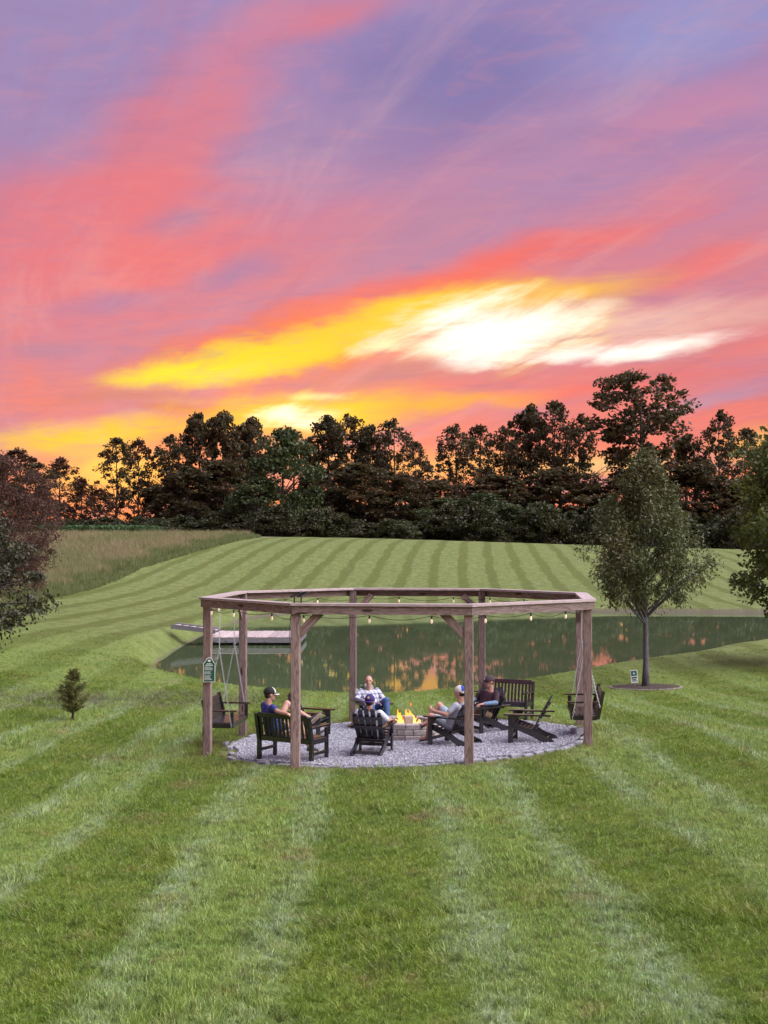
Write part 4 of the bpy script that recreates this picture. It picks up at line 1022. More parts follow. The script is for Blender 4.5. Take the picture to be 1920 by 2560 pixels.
BN = {'1': (-1.51, 19.9, .5, .87, 'black slatted garden bench with the man in blue lounging on it'),
      '2': (2.47, 24.62, -.40, -.92, 'empty black slatted garden bench on the pond side of the gravel')}
be = make_bench(); BNM = {}
for k, (x, y, fx, fy, lab) in BN.items():
    o = be if k == '1' else copy_tree(be)
    o.matrix_world = BNM[k] = place(x, y, fx, fy); tag(o, lab, 'bench', 'garden benches on the gravel')

# ------------------------------------------------------------------ swings on chains
def chain(mb, p0, p1, r=.0155, w=.0038):
    p0, p1 = Vector(p0), Vector(p1); d = p1 - p0; L = d.length; d.normalize(); n = max(2, int(L / (r * 2.1)))
    sx = d.cross(Vector((.3, .9, .1))).normalized(); sy = d.cross(sx)
    for k in range(n):
        c = p0 + d * L * (k + .5) / n; a = sx if k % 2 else sy
        mb.tube([c + d * r * 1.5 * math.cos(t) + a * r * .8 * math.sin(t) for t in (math.pi * 2 * q / 8 for q in range(8))], w, 4, closed=True)
def make_swing(i, seat_z, label, sway, off):
    a, b = pg.matrix_world @ corner(i, PR - .13), pg.matrix_world @ corner(i + 1, PR - .13); mid = (a + b) / 2
    inw = (PC - mid); inw.z = 0; inw.normalize()
    o = make_bench(1.22, True); o.name = 'porch_swing'; tag(o, label, 'swing', 'porch swings hung from the pergola')
    yaw = math.atan2(-inw.x, inw.y)
    o.matrix_world = Matrix.Translation((mid.x + inw.x * off, mid.y + inw.y * off, seat_z)) @ Matrix.Rotation(yaw, 4, 'Z') @ Matrix.Rotation(R(sway), 4, 'X')
    inv = o.matrix_world.inverted(); h = .61 - .035
    for s in (-1, 1):
        top = inv @ Vector((mid.x, mid.y, BB + .02)); top.x = s * (h - .05); ring = Vector((s * (h + .02), top.y * .42 - .0, (top.z) * .62))
        ring = Vector((s * (h + .01), top.y * .6, top.z * .62))
        mb = MB(); chain(mb, top, ring); mb.build('chain', M['steel'], o)
        mb = MB(); chain(mb, ring, (s * (h + .045), .225, -.05)); mb.build('chain', M['steel'], o)
        mb = MB(); chain(mb, ring, (s * (h + .045), -.255, .15)); mb.build('chain', M['steel'], o)
        MB().tube([ring + Vector((.0, .02 * math.cos(t), .02 * math.sin(t))) for t in (2 * math.pi * q / 10 for q in range(10))], .005, 5, closed=True).build('ring', M['steel'], o)
    return o
make_swing(5, .20, 'black slatted porch swing hanging on chains beside the green rules sign', 0, .02)
make_swing(1, .45, 'black slatted porch swing hanging on chains opposite the one by the green sign', 0, .0)

# ------------------------------------------------------------------ fire pit
FX, FY, FRAD = .42, 22.28, .63; FZ = PAD(FX, FY) + SURF
fp = thing('fire_pit', 'round fire pit of three courses of pale tumbled stone blocks', 'fire pit', Matrix.Translation((FX, FY, FZ)))
for cidx in range(3):
    nb = 13
    for k in range(nb):
        a = 2 * math.pi * (k + (.5 if cidx % 2 else 0) + .1) / nb; hh = .098; ro = FRAD - .004 * cidx + random.uniform(-.008, .008); ri = ro - (.17 if cidx < 2 else .19); da = math.pi / nb * .965
        z0 = cidx * .101 - (.03 if cidx == 0 else 0); z1 = (cidx + 1) * .101 - .003
        A = [a - da, a, a + da]; b = .012
        ring = [(ro - b, z0), (ro, z0 + b), (ro, z1 - b), (ro - b, z1), (ri + b, z1), (ri, z1 - b), (ri, z0 + b), (ri + b, z0)]
        vs, fs = [], []
        for q, aa in enumerate((a - da, a - da * .9, a, a + da * .9, a + da)):
            ins = .012 if q in (0, 4) else 0
            for (r_, z_) in ring:
                rr = r_ - ins if r_ > (ro + ri) / 2 else r_ + ins; vs.append((rr * math.cos(aa), rr * math.sin(aa), min(max(z_, z0 + ins * .6), z1 - ins * .6)))
        m_ = len(ring)
        for q in range(4): fs += [(q * m_ + j, (q + 1) * m_ + j, (q + 1) * m_ + (j + 1) % m_, q * m_ + (j + 1) % m_) for j in range(m_)]
        fs += [tuple(range(m_)), tuple(range(4 * m_, 5 * m_))[::-1]]
        MB().add(vs, [f[::-1] for f in fs]).build('stone_block', M['firestone'], fp)
MB().lathe([(.02, .0), (.40, .0), (.40, .12), (.25, .15), (.01, .17)], n=20).build('ash_bed', M['ash'], fp)
def log_thing(label, p0, p1, r, split=False):
    o = thing('firewood_log', label, 'log', Matrix.Translation((FX, FY, FZ)))
    p0, p1 = Vector(p0), Vector(p1); d = (p1 - p0); g = random.Random(int(r * 1e4) + int(p0.x * 1e3))
    m_ = [p0.lerp(p1, t) for t in (0, .33, .66, 1)]
    MB().tube(m_, [r * g.uniform(.92, 1.05) for _ in m_], 10).build('bark', M['log'], o)
    dn = d.normalized(); MB().tube([p1 + dn * .002, p1 + dn * .006], r * .94, 10).build('cut_end', M['log_end'], o); MB().tube([p0 - dn * .002, p0 - dn * .006], r * .94, 10).build('cut_end', M['log_end'], o)
def chunk(label):
    o = thing('firewood_chunk', label, 'log', Matrix.Translation((FX, FY, FZ)))
    MB().box((.02, -.10, .27), (.17, .15, .25), Matrix.Rotation(.25, 3, 'Z'), .012).build('split_face', M['log_end'], o)
    MB().box((.03, -.02, .265), (.16, .06, .23), Matrix.Rotation(.25, 3, 'Z'), .012).build('bark', M['log'], o)
chunk('upright split block of pale firewood in the flames')
log_thing('dark log leaning on the far side of the fire', (-.34, .10, .18), (.05, .16, .33), .055)
log_thing('log lying across the back of the fire pit', (-.25, .26, .2), (.30, .20, .22), .06)
log_thing('log propped at the right of the flames', (.34, .02, .17), (.09, .12, .36), .05)
log_thing('short log at the left rim of the fire', (-.36, -.05, .2), (-.12, -.02, .31), .05)
def fire_mat():
    m, nt = mat_new('flame'); tc = nd(nt, 'ShaderNodeTexCoord').outputs['Object']; z = nd(nt, 'ShaderNodeSeparateXYZ', {0: tc}).outputs[2]
    n = noise(nt, vscale(nt, tc, (9, 9, 5)), 1.0, 3.0)
    f = mth(nt, 'ADD', mrange(nt, z, .15, .62, 0, 1, 'LINEAR'), mth(nt, 'MULTIPLY', mth(nt, 'SUBTRACT', n, .5), 1.0))
    g = nd(nt, 'ShaderNodeValToRGB', {0: f}); cr = g.color_ramp
    cr.elements[0].color = (1.0, .72, .30, 1); cr.elements[1].color = (1.0, .20, .02, 1); e = cr.elements.new(.5); e.color = (1.0, .46, .06, 1)
    em = nd(nt, 'ShaderNodeEmission', {0: g.outputs[0], 1: 0.42}); tr = nd(nt, 'ShaderNodeBsdfTransparent')
    lw = nd(nt, 'ShaderNodeLayerWeight', {0: .35}).outputs['Facing']
    a = mth(nt, 'MULTIPLY', mrange(nt, lw, .95, .35, 0.15, .95), mrange(nt, n, .25, .5, .35, 1.0))
    finish(nt, nd(nt, 'ShaderNodeMixShader', {0: a, 1: tr.outputs[0], 2: em.outputs[0]}).outputs[0]); return m
M['flame'] = fire_mat()
def ember_mat():
    m, nt = mat_new('ember'); tc = nd(nt, 'ShaderNodeTexCoord').outputs['Object']; n = noise(nt, tc, 16, 3)
    p = pbsdf(nt, (.08, .03, .02), .9, .2, n, .5, .02, Emission_Color=(1, .16, .05, 1)); nt.links.new(mrange(nt, n, .42, .7, 0.0, 1.3), p.inputs['Emission Strength']); finish(nt, p.outputs[0]); return m
M['ember'] = ember_mat()
fi = thing('fire', 'low orange flames licking round the split firewood', 'fire', Matrix.Translation((FX, FY, FZ)))
gf = random.Random(4)
for (x, y, z0, h, w) in ((-.11, -.10, .18, .27, .05), (-.13, -.02, .2, .31, .05), (-.05, -.14, .18, .18, .04), (.02, .02, .28, .22, .04), (.11, -.04, .24, .22, .045), (.16, -.08, .2, .16, .045), (-.18, -.06, .2, .13, .04), (.04, .10, .25, .24, .04), (.21, .0, .2, .12, .04)):
    pts, rs = [], []; ph = gf.uniform(0, 6)
    for k in range(9):
        t = k / 8; pts.append((x + .045 * math.sin(ph + t * 5) * t, y + .02 * math.cos(ph + t * 4) * t, z0 + h * t)); rs.append(max(.002, w * (math.sin(math.pi * min(1, .22 + .78 * t)) ** 1.1) * (1 - .25 * t) * (1 + .25 * math.sin(ph * 3 + t * 11))))
    MB().tube(pts, rs, 8).build('flame', M['flame'], fi, True)
for k in range(1):
    p = Vector((.07, .02, .55)); MB().tube([p, p + Vector((.01, 0, .03)), p + Vector((-.005, 0, .07))], [.003, .012, .002], 6).build('flame', M['flame'], fi, True)
mb = MB()
for k in range(34):
    a, r_ = gf.uniform(0, 6.28), .34 * math.sqrt(gf.random()); mb.ball((r_ * math.cos(a), r_ * math.sin(a), .165 + .03 * gf.random()), (.04, .03, .022), nu=6, nv=4)
mb.build('embers', M['ember'], fi)

# ------------------------------------------------------------------ rules sign on the left front post
sp = pg.matrix_world @ POSTS[6]
o = thing('rules_sign', 'green arched sign with white border and lines of white lettering on the left post', 'sign', Matrix.Translation((sp.x + .045, sp.y - .115, 1.27)) @ Matrix.Rotation(R(14), 4, 'Z'))
def arch(w, h, r):
    p = [(-w, -h), (w, -h), (w, h * .52), (w * .80, h * .60), (w * .70, h * .68)]
    p += [(w * .62 * math.cos(t), h * .70 + r * math.sin(t)) for t in (math.pi * k / 10 for k in range(0, 11))]
    return p + [(-w * .70, h * .68), (-w * .80, h * .60), (-w, h * .52)]
fx = lambda a, b, t: (a, t, b)
MB().prism(arch(.104, .215, .060), fx, 0, .012).build('sign_board', M['sign_white'], o)
MB().prism([(a * .9, b * .955) for a, b in arch(.104, .215, .058)], fx, -.003, -.0005).build('sign_face', M['sign_green'], o)
mb = MB(); gs = random.Random(9)
def words(z, x0, x1, h):
    x = x0
    while x < x1 - .012:
        w = min(gs.uniform(.014, .034), x1 - x); mb.box((x + w / 2, -.0045, z), (w, .002, h)); x += w + .008
words(.102, -.042, .042, .015); words(.077, -.064, .064, .015)
for k in range(14):
    if k in (4, 8): continue
    words(.048 - k * .0168, -.080, gs.uniform(.02, .076), .0075)
mb.build('lettering', M['sign_white'], o)
MB().prism([(.022 * math.cos(t) * (1 + .3 * math.cos(2 * t)), .155 + .018 * math.sin(t)) for t in (2 * math.pi * k / 12 for k in range(12))], fx, -.0055, -.0035).build('leaf_emblem', M['sign_white'], o)
# small tag sign by the young tree
tx, ty = on_plane(1586, 1719, -.9); tz = gz(tx, ty)
o = thing('tree_tag_sign', 'small teal and white tag sign on a stake beside the young tree trunk', 'sign', Matrix.Translation((tx, ty, tz)) @ Matrix.Rotation(R(-5), 4, 'Z') @ Matrix.Rotation(R(-5), 4, 'Y'))
MB().box((0, .012, .22), (.02, .012, .56), None, .003).build('stake', M['steel'], o)
MB().box((0, 0, .36), (.215, .010, .39), None, .004).build('sign_board', M['sign_white'], o)
mb = MB(); mb.box((0, -.007, .455), (.175, .003, .15)); mb.box((0, -.007, .325), (.16, .003, .05)); mb.box((-.01, -.007, .265), (.13, .003, .03)); mb.box((.01, -.007, .225), (.15, .003, .025)); mb.build('sign_face', M['teal'], o)
mb = MB(); mb.prism([((.045 if k % 2 == 0 else .02) * math.cos(math.pi * k / 5 + math.pi / 2), .455 + (.045 if k % 2 == 0 else .02) * math.sin(math.pi * k / 5 + math.pi / 2)) for k in range(10)], fx, -.0125, -.0095); mb.build('star_emblem', M['sign_white'], o)

# ------------------------------------------------------------------ dock
dk = thing('dock', 'low wooden dock of weathered planks with a gangway to the left bank', 'dock', Matrix.Translation((-5.85, 54.2, ZW)))
zt = .36
for k in range(14):
    x = -1.97 + .302 * k
    board('plank', (x, 0.0 + .02 * math.sin(k * 3.1), zt + .006 * math.sin(k * 2.3)), (x, 3.95 + .03 * math.cos(k * 2.1), zt + .006 * math.cos(k * 1.7)), .272, .035, M['dock_timber'], dk, bev=.006)
board('rim_board', (-2.12, .02, zt - .13), (2.1, .02, zt - .13), .04, .22, M['grey_timber'], dk)
board('rim_board', (-2.12, 3.92, zt - .13), (2.1, 3.92, zt - .13), .04, .22, M['grey_timber'], dk)
board('rim_board', (2.08, .045, zt - .13), (2.08, 3.89, zt - .13), .04, .22, M['grey_timber'], dk)
board('rim_board', (-2.1, .045, zt - .13), (-2.1, 3.89, zt - .13), .04, .22, M['grey_timber'], dk)
for xx in (-1.6, 1.6):
    for yy in (.5, 3.4): MB().tube([(xx, yy, -.30), (xx, yy, zt - .06)], .22, 14).build('float_drum', M['plastic'], dk)
for yy in (.3, 1.5):
    board('gangway_rail', (-3.75, yy - .3, zt + .50), (-1.75, yy - .3, zt + .26), .06, .20, M['grey_timber'], dk)
for k in range(6):
    t = k / 5; board('gangway_plank', (-3.6 + 1.7 * t, .07, zt + .50 - .21 * t), (-3.6 + 1.7 * t, 1.13, zt + .50 - .21 * t), .27, .03, M['dock_timber'], dk)

# ------------------------------------------------------------------ people
def cloth(name, c1, c2=None, scale=30, rough=0.85): return simple(name, c1, c2, rough, scale, 0.25, 0.006)
M['skin'] = simple('skin', (0.50, 0.29, 0.215), (0.44, 0.24, 0.175), 0.5, 9, 0.08, 0.003)
M['skin_ruddy'] = simple('skin_ruddy', (0.50, 0.27, 0.21), (0.42, 0.20, 0.155), 0.5, 9, 0.08, 0.003)
M['hair_dark'] = simple('hair_dark', (0.018, 0.013, 0.010), (0.010, 0.008, 0.007), 0.55, 60, 0.6, 0.004)
M['hair_short'] = simple('hair_short', (0.13, 0.085, 0.06), (0.08, 0.05, 0.035), 0.7, 60, 0.5, 0.003)
M['beard'] = simple('beard', (0.34, 0.25, 0.20), (0.22, 0.15, 0.12), 0.8, 60, 0.5, 0.003)
M['eye'] = simple('eye', (0.03, 0.02, 0.018), rough=0.25); M['lip'] = simple('lip', (0.36, 0.13, 0.11), rough=0.5)
def speckle(name, base, spot, sc, lo, hi):
    m, nt = mat_new(name); tc = nd(nt, 'ShaderNodeTexCoord').outputs['Object']; n = noise(nt, tc, sc, 3.0, 0.6)
    finish(nt, pbsdf(nt, mixc(nt, mrange(nt, n, lo, hi), base, spot), 0.85, 0.3, noise(nt, tc, 14, 3), 0.35, 0.012).outputs[0]); return m
M['blue_print'] = speckle('blue_print', (0.022, 0.030, 0.16), (0.11, 0.14, 0.36), 75, .52, .60)
M['white_tee'] = cloth('white_tee', (0.62, 0.66, 0.76), (0.52, 0.56, 0.66), 8)
M['grey_tee'] = cloth('grey_tee', (0.40, 0.43, 0.50), (0.33, 0.36, 0.43), 8)
M['maroon_tee'] = cloth('maroon_tee', (0.035, 0.010, 0.022), (0.024, 0.008, 0.016), 8)
M['denim_sleeve'] = cloth('denim_sleeve', (0.15, 0.24, 0.37), (0.11, 0.18, 0.30), 20)
M['jeans'] = cloth('jeans', (0.055, 0.115, 0.26), (0.035, 0.075, 0.18), 16)
M['khaki'] = cloth('khaki', (0.34, 0.23, 0.13), (0.26, 0.17, 0.10), 10)
M['grey_shorts'] = cloth('grey_shorts', (0.36, 0.43, 0.50), (0.28, 0.35, 0.42), 10)
M['navy_shorts'] = cloth('navy_shorts', (0.025, 0.03, 0.05), (0.018, 0.02, 0.035), 10)
M['shoe'] = cloth('shoe', (0.075, 0.065, 0.06), (0.05, 0.045, 0.04), 20); M['sole'] = cloth('sole', (0.50, 0.42, 0.33), (0.42, 0.35, 0.27), 20, .7)
M['cap_black'] = cloth('cap_black', (0.012, 0.012, 0.014)); M['cap_white'] = cloth('cap_white', (0.62, 0.61, 0.57), (0.55, 0.54, 0.50))
M['cap_purple'] = cloth('cap_purple', (0.035, 0.018, 0.13), (0.028, 0.014, 0.10)); M['cap_brim_purple'] = cloth('cap_brim_purple', (0.085, 0.055, 0.30), (0.07, 0.045, 0.25))
M['cap_blue'] = cloth('cap_blue', (0.02, 0.055, 0.34), (0.016, 0.045, 0.28)); M['cap_maroon'] = cloth('cap_maroon', (0.05, 0.035, 0.045), (0.04, 0.027, 0.035))
M['gold'] = simple('gold_patch', (0.62, 0.46, 0.16), rough=0.6)
M['can'] = simple('can', (0.55, 0.40, 0.25), (0.50, 0.34, 0.2), 0.3)
def plaid_mat():
    m, nt = mat_new('plaid_shirt'); tc = nd(nt, 'ShaderNodeTexCoord').outputs['Object']; s = nd(nt, 'ShaderNodeSeparateXYZ', {0: tc})
    def bands(v, period, lo, hi, ph=0.0):
        f = mth(nt, 'FRACT', mth(nt, 'ADD', mth(nt, 'MULTIPLY', v, 1 / period), ph)); return mrange(nt, mth(nt, 'ABSOLUTE', mth(nt, 'SUBTRACT', f, .5)), lo, hi)
    xx = mth(nt, 'ADD', s.outputs[0], mth(nt, 'MULTIPLY', s.outputs[1], .6)); zz = s.outputs[2]
    a = bands(xx, .085, .20, .12); b = bands(zz, .085, .20, .12)
    c = mixc(nt, mth(nt, 'MULTIPLY', a, .62), (0.60, 0.61, 0.66), (0.035, 0.05, 0.17)); c = mixc(nt, mth(nt, 'MULTIPLY', b, .62), c, (0.035, 0.05, 0.17))
    l = bands(xx, .085, .40, .46, .15); c = mixc(nt, mth(nt, 'MULTIPLY', l, .5), c, (0.10, 0.12, 0.25))
    finish(nt, pbsdf(nt, c, .85, .3, noise(nt, tc, 12, 3), .35, .012).outputs[0]); return m
M['plaid'] = plaid_mat()

PENDING = []
def soft(name, mb, mat, parent, voxel=.008, smooth=4):
    """one continuous surface grown over the limbs"""
    o = mb.build(name, mat, parent, True)
    a = o.modifiers.new('r', 'REMESH'); a.mode = 'VOXEL'; a.voxel_size = voxel; a.use_smooth_shade = True
    b = o.modifiers.new('s', 'SMOOTH'); b.factor = .5; b.iterations = smooth
    PENDING.append(o); return o
def flush_soft():
    dg = bpy.context.evaluated_depsgraph_get()
    for o in PENDING:
        me = bpy.data.meshes.new_from_object(o.evaluated_get(dg)); old = o.data; o.modifiers.clear(); o.data = me; me.name = o.name
    PENDING.clear()
def hand(mb, w, d, nrm, side, curl):
    w, d, nrm = Vector(w), Vector(d).normalized(), Vector(nrm); nrm = (nrm - d * nrm.dot(d)).normalized(); s = d.cross(nrm)
    for k in (-1, 0, 1): mb.capsule(w + s * .012 * k, .018, w + d * .072 + s * .020 * k, .0135, 8)
    for k, L in enumerate((.050, .066, .072, .062)):
        b = w + d * .075 + s * side * (.030 - .020 * (3 - k)) ; b = w + d * .074 + s * side * (-.030 + .020 * k)
        c1 = d * math.cos(curl) - nrm * math.sin(curl); c2 = d * math.cos(curl * 2.1) - nrm * math.sin(curl * 2.1)
        m = b + c1 * L * .55; mb.capsule(b, .0100, m, .0092, 7); mb.capsule(m, .0092, m + c2 * L * .5, .0078, 7)
    b = w + d * .022 + s * side * .028; t1 = (d * .72 + s * side * .62 - nrm * .30 * (1 + curl)).normalized(); m = b + t1 * .036
    t2 = (d * .9 + s * side * .15 - nrm * .5 * curl).normalized(); mb.capsule(b, .0125, m, .0108, 7); mb.capsule(m, .0108, m + t2 * .030, .0088, 7)
def person(Mx, label, J, skin, shirt, sleeve, legs, leg_end, cap=None, hair='hair_dark', shoe='shoe', face=True, long_sleeve=None, beard=None, bare_foot=False):
    V = {k: Vector(v) for k, v in J.items() if isinstance(v, tuple)}
    o = thing('person', label, 'person', Mx, 'men sitting round the fire')
    hc = V['head']; F = V['look'].normalized(); U = Vector((0, 0, 1)) + V.get('tilt', Vector((0, 0, 0))); U = (U - F * U.dot(F)).normalized(); S = F.cross(U)
    HM = Matrix((S, F, U)).transposed(); hp = lambda x, y, z: hc + HM @ Vector((x, y, z))
    sc = (V['shL'] + V['shR']) / 2; hip = (V['hipL'] + V['hipR']) / 2; ss = (V['shR'] - V['shL']).normalized(); up = (sc - hip).normalized(); fr = up.cross(ss) * -1
    if fr.dot(V['kneeL'] + V['kneeR'] - hip * 2) < 0: fr = -fr
    mb = MB()
    # head, neck
    mb.ball(hp(0, -.008, .022), (.073, .092, .090), HM, 14, 10); mb.ball(hp(0, .018, -.042), (.055, .066, .066), HM, 12, 8); mb.capsule(hp(0, .055, -.082), .024, hp(0, .060, -.080), .024)
    mb.capsule(hp(0, .086, .012), .010, hp(0, .102, -.022), .0145); mb.capsule(hp(-.026, .076, .028), .012, hp(.026, .076, .028), .012)
    for s in (-1, 1): mb.ball(hp(s * .076, -.008, -.004), (.012, .022, .032), HM, 8, 6)
    neck = sc + up * .02 - fr * .01
    mb.capsule(neck - up * .05, .060, hp(0, -.025, -.065), .050)
    def torso(mb, e):
        for k in (-1, 1):
            mb.capsule(hip + ss * k * .075, .098 + e, sc + ss * k * .085 - up * .09, .090 + e); mb.capsule(sc + ss * k * .085 - up * .09, .088 + e, V['shR' if k > 0 else 'shL'] - up * .012, .052 + e)
        mb.capsule(hip + fr * .03, .105 + e, sc - up * .10 + fr * .01, .095 + e); mb.capsule(sc - up * .05, .070 + e, neck - up * .01, .048 + e * .6)
    torso(mb, 0.0)
    for s in 'LR':
        sh, el, wr = V['sh' + s], V['el' + s], V['wr' + s]
        mb.capsule(sh, .046, el, .036); mb.capsule(el, .037, wr, .025)
        hd = V.get('hd' + s, wr - el); hand(mb, wr, hd, V.get('hn' + s, Vector((0, 0, 1))), (1 if s == 'L' else -1) * J.get('thumb', 1), J.get('curl' + s, .35))
        kn, an, hp_ = V['knee' + s], V['ank' + s], V['hip' + s]
        mb.capsule(hp_, .080, kn, .055); mid = kn.lerp(an, .3) - (V['toe' + s] - an).normalized() * .012
        mb.capsule(kn, .054, mid, .050); mb.capsule(mid, .050, an, .033)
        mb.capsule(an, .034, an.lerp(V['toe' + s], .5) - Vector((0, 0, .01)), .034); mb.capsule(an.lerp(V['toe' + s], .4), .032, V['toe' + s], .026)
    soft('body', mb, M[skin], o, .0065, 3)
    # shirt
    mb = MB(); torso(mb, .014)
    for s in 'LR':
        sh, el, wr = V['sh' + s], V['el' + s], V['wr' + s]; f = sleeve
        mb.capsule(sh, .062, sh.lerp(el, min(f, 1)), .054 if f < 1 else .048)
        if f > 1: mb.capsule(el, .048, el.lerp(wr, f - 1), .036)
    soft('shirt', mb, M[shirt], o, .011, 3)
    if long_sleeve:
        for s in 'LR':
            mb = MB(); sh, el, wr = V['sh' + s], V['el' + s], V['wr' + s]; mb.capsule(sh.lerp(el, .4), .050, el, .047); mb.capsule(el, .047, el.lerp(wr, .92), .035); soft('sleeve', mb, M[long_sleeve], o, .010, 3)
    # trousers or shorts
    mb = MB(); mb.capsule(V['hipL'], .108, V['hipR'], .108)
    for s in 'LR':
        kn, an, hp_ = V['knee' + s], V['ank' + s], V['hip' + s]; f = leg_end
        mb.capsule(hp_, .098, hp_.lerp(kn, min(1, f)), .080 if f < 1 else .068)
        if f > 1: mb.capsule(kn, .068, kn.lerp(an, f - 1), .052)
    soft('trousers' if leg_end > 1 else 'shorts', mb, M[legs], o, .011, 3)
    for s in 'LR':
        an, to = V['ank' + s], V['toe' + s]; d = (to - an).normalized(); dn = V.get('sole' + s, Vector((0, 0, -1))); dn = (dn - d * dn.dot(d)).normalized()
        so = MB(); a0 = an - d * .035 + dn * .045; so.bar(a0, to + d * .028 + dn * .030, .075, .018, up=-dn, bev=.006)
        if bare_foot: so.build('sandal', M['cap_black'], o); continue
        mb = MB(); mb.capsule(an - d * .02 + dn * .012, .044, to + dn * .006, .036); mb.capsule(an - dn * .01, .042, an + d * .05, .042); sh_ = soft('shoe', mb, M[shoe], o, .009, 2)
        so.build('sole', M['sole'], sh_)
    if face:
        for s in (-1, 1): MB().ball(hp(s * .030, .083, .010), (.009, .005, .005), HM, 8, 6).build('eye', M['eye'], o, True); MB().capsule(hp(s * .044, .080, .033), .0035, hp(s * .018, .090, .036), .0035, 6).build('eyebrow', M[hair], o)
        MB().capsule(hp(-.022, .082, -.052), .0055, hp(.022, .082, -.052), .0055, 6).build('mouth', M['lip'], o)
    if beard:
        mb = MB(); mb.ball(hp(0, .030, -.070), (.052, .056, .045), HM, 12, 8); mb.capsule(hp(-.058, .01, -.03), .016, hp(-.03, .06, -.075), .02); mb.capsule(hp(.058, .01, -.03), .016, hp(.03, .06, -.075), .02); soft('beard', mb, M[beard], o, .006, 2)
    # hair: skull cap at the back and sides
    mb = MB(); mb.ball(hp(0, -.018, .030), (.079, .094, .094) if cap is None else (.078, .092, .070), HM, 14, 10)
    if cap is not None: mb.ball(hp(0, -.045, -.015), (.064, .055, .058), HM, 12, 8)
    if cap is None:
        mb = MB(); mb.ball(hp(0, -.026, .034), (.077, .088, .090), HM, 14, 10)
    mb.build('hair', M[hair], o, True)
    if cap:
        cm, bm_, back, front, emblem = cap; D = Matrix.Diagonal((1, 1, 1)); sg = -1 if back else 1
        prof = [(math.cos(t), math.sin(t)) for t in (math.pi / 2 * k / 7 for k in range(8))]
        nseg = 18; vs, fs = [], []
        for r_, z_ in [(1.0, -.18)] + prof[:-1]:
            for k in range(nseg): a = 2 * math.pi * k / nseg; vs.append(hp(r_ * .086 * math.cos(a), -.012 + r_ * .104 * math.sin(a), .034 + (z_ * .094 if z_ > 0 else z_ * .09)))
        vs.append(hp(0, -.012, .034 + .094)); m_ = len(prof)
        for q in range(m_ - 1): fs += [(q * nseg + k, q * nseg + (k + 1) % nseg, (q + 1) * nseg + (k + 1) % nseg, (q + 1) * nseg + k) for k in range(nseg)]
        fs += [((m_ - 1) * nseg + k, (m_ - 1) * nseg + (k + 1) % nseg, len(vs) - 1) for k in range(nseg)] + [tuple(range(nseg))[::-1]]
        co = MB().add(vs, fs).build('cap', M[cm], o, True)
        MB().ball(hp(0, -.012, .128), (.008, .008, .005), HM, 8, 5).build('button', M[cm], co)
        pl = [(.078 * math.cos(t), sg * (.055 + .118 * math.sin(t))) for t in (math.pi * k / 12 for k in range(13))]
        n_ = len(pl); zz = lambda x: .024 - 3.0 * x * x
        vs = [hp(x, y - .012, zz(x) - (abs(y) - .06) * .22) for x, y in pl] + [hp(x, y - .012, zz(x) + .007 - (abs(y) - .06) * .22) for x, y in pl]
        fs = [tuple(range(n_)), tuple(range(n_, 2 * n_))[::-1]] + [(k, (k + 1) % n_, n_ + (k + 1) % n_, n_ + k) for k in range(n_)]
        MB().add(vs, fs).build('cap_brim', M[bm_], co)
        if front:
            vs, fs = [], []; A = [sg * math.pi / 2 + t for t in np.linspace(-.85, .85, 9)]; T = [0.02, .3, .6, .9, 1.15]
            for t in T:
                for a in A: vs.append(hp(1.03 * .086 * math.cos(t) * math.cos(a), -.012 + 1.03 * .104 * math.cos(t) * math.sin(a), .034 + 1.03 * .094 * math.sin(t)))
            for q in range(4): fs += [(q * 9 + k, q * 9 + k + 1, (q + 1) * 9 + k + 1, (q + 1) * 9 + k) for k in range(8)]
            MB().add(vs, fs).build('cap_front_panel', M[front], co, True)
        if emblem:
            t = .38; ec = hp(0, -.012 + sg * 1.045 * .104 * math.cos(t), .034 + 1.045 * .094 * math.sin(t)); MB().ball(ec, (.020, .006, .020) if emblem == 'gold' else (.024, .007, .016), HM @ (Matrix.Rotation(sg * .38, 3, 'X') if emblem == 'gold' else Matrix.Rotation(.5, 3, 'Y')), 10, 6).build('cap_emblem', M[emblem], co)
    return o
base = dict(hipL=(-.085, -.02, .325), hipR=(.085, -.02, .325), shL=(-.168, -.185, .685), shR=(.168, -.185, .685), head=(0, -.165, .90), look=(0, 1, -.08),
            elL=(-.285, -.06, .555), elR=(.285, -.06, .555), wrL=(-.27, .17, .535), wrR=(.27, .17, .535), kneeL=(-.11, .37, .46), kneeR=(.11, .37, .46),
            ankL=(-.11, .47, .085), ankR=(.11, .47, .085), toeL=(-.12, .60, .05), toeR=(.12, .60, .05))
def pose(**k): d = dict(base); d.update(k); return d
# purple cap, back to the lawn
person(CHM['B'], 'man seen from behind in a white T-shirt and purple backward cap in an adirondack chair', pose(look=(0, 1, -.10), head=(.01, -.185, .87), shL=(-.185, -.185, .685), shR=(.185, -.185, .685)),
       'skin', 'white_tee', .75, 'navy_shorts', .85, ('cap_purple', 'cap_brim_purple', True, None, 'gold'), 'hair_dark')
# plaid shirt, facing the camera side
person(CHM['C'], 'man with short hair in a blue and white plaid shirt and jeans facing the fire', pose(head=(.02, -.14, .885), look=(.28, 1, -.02), kneeL=(-.21, .34, .55), ankL=(-.20, .46, .19), toeL=(-.20, .58, .14),
       elL=(-.27, -.03, .53), wrL=(-.12, .17, .50), hdL=(-.1, 1, -.15), elR=(.29, -.06, .545), wrR=(.20, .17, .53)), 'skin', 'plaid', 1.85, 'jeans', 1.9, None, 'hair_short')
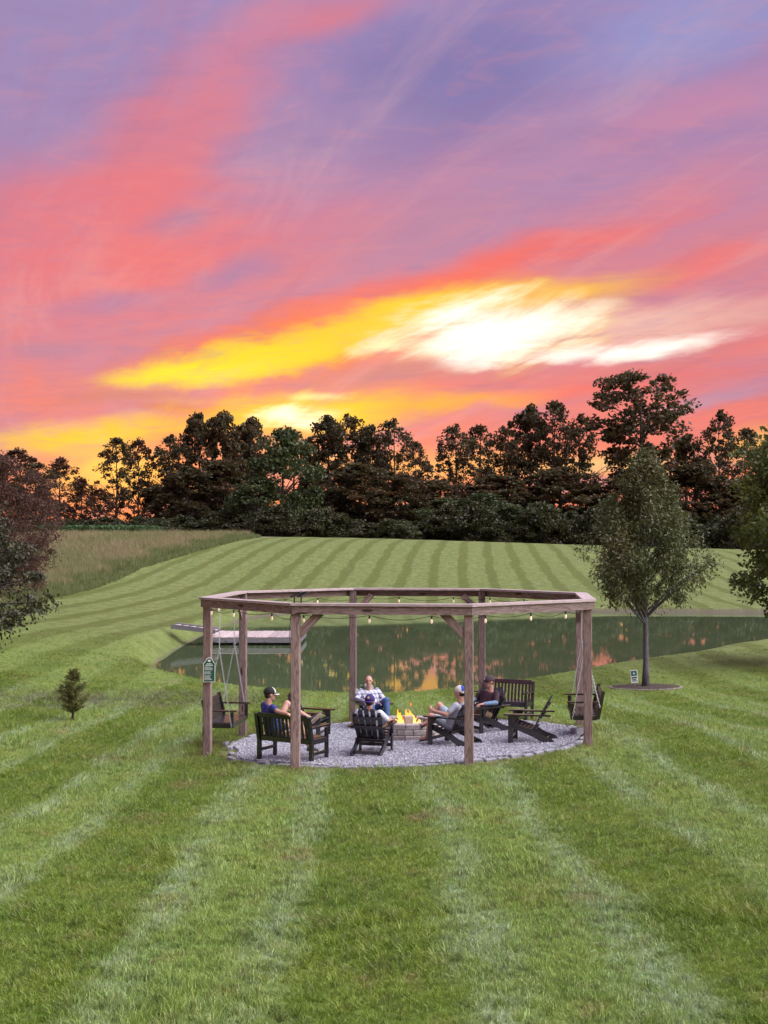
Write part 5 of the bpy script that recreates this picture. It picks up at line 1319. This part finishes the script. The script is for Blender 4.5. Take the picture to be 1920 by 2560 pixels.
# grey tee holding a can
person(CHM['D'], 'man in a grey T-shirt, shorts and white and blue backward cap holding a drink', pose(look=(0, 1, -.04), head=(0, -.16, .89), kneeR=(.13, .34, .63), ankR=(.0, .50, .33), toeR=(-.09, .56, .28), soleR=(.3, .6, -.6),
       elL=(-.285, -.07, .535), wrL=(-.265, .20, .575), hdL=(.05, 1, .05), hnL=(-1, 0, .25), curlL=.75, thumb=1, ankL=(-.10, .45, .075), toeL=(-.12, .57, .04)),
       'skin', 'grey_tee', .62, 'grey_shorts', .72, ('cap_white', 'cap_white', True, 'cap_blue', 'cap_white'), 'hair_dark', bare_foot=True)
w = CHM['D'] @ Vector((-.235, .295, .545))
o = thing('drink_can', 'small tan drink can in the hand of the man in grey', 'can', Matrix.Translation(w))
MB().lathe([(.024, 0), (.030, .006), (.030, .10), (.026, .108)], n=14).build('can_body', M['can'], o, True); MB().lathe([(.0255, .1082), (.0265, .112), (.022, .110)], n=14).build('can_rim', M['steel'], o)
# maroon tee over denim sleeves
person(CHM['E'], 'bearded man in a maroon T-shirt over blue sleeves, khaki shorts and dark cap', pose(look=(.22, 1, -.14), head=(0, -.15, .905), shL=(-.18, -.18, .70), shR=(.18, -.18, .70), elL=(-.30, -.06, .555), wrL=(-.25, .20, .545), wrR=(.2, .22, .53)),
       'skin_ruddy', 'maroon_tee', .85, 'khaki', .92, ('cap_maroon', 'cap_maroon', False, None, 'cap_white'), 'hair_short', long_sleeve='denim_sleeve', beard='beard')
# blue shirt, lounging on the bench with one ankle on the other knee
r1 = Vector((.86, -.5, 0)); hc_ = Vector((-.36, -.06, .44)); sc_ = Vector((-.37, -.165, .845))
tp = lambda v: tuple(v)
person(BNM['1'], 'man in a blue patterned shirt and black and white cap lounging on the bench', pose(hipL=tp(hc_ - r1 * .085), hipR=tp(hc_ + r1 * .085), shL=tp(sc_ - r1 * .168), shR=tp(sc_ + r1 * .168), head=(-.35, -.14, 1.04), look=(.62, .78, -.03),
       elR=(-.06, -.335, .80), wrR=(.14, -.345, .775), hdR=(.8, .15, -.35), hnR=(0, -.3, 1), curlR=.5, elL=(-.52, .05, .60), wrL=(-.36, .22, .55),
       kneeR=(-.25, .20, .86), ankR=(.16, .34, .60), toeR=(.265, .40, .70), soleR=(.7, -.45, -.5), kneeL=(-.10, .36, .52), ankL=(.02, .50, .085), toeL=(.08, .61, .05)),
       'skin', 'blue_print', .55, 'navy_shorts', .42, ('cap_black', 'cap_white', False, 'cap_white', None), 'hair_dark')
flush_soft()
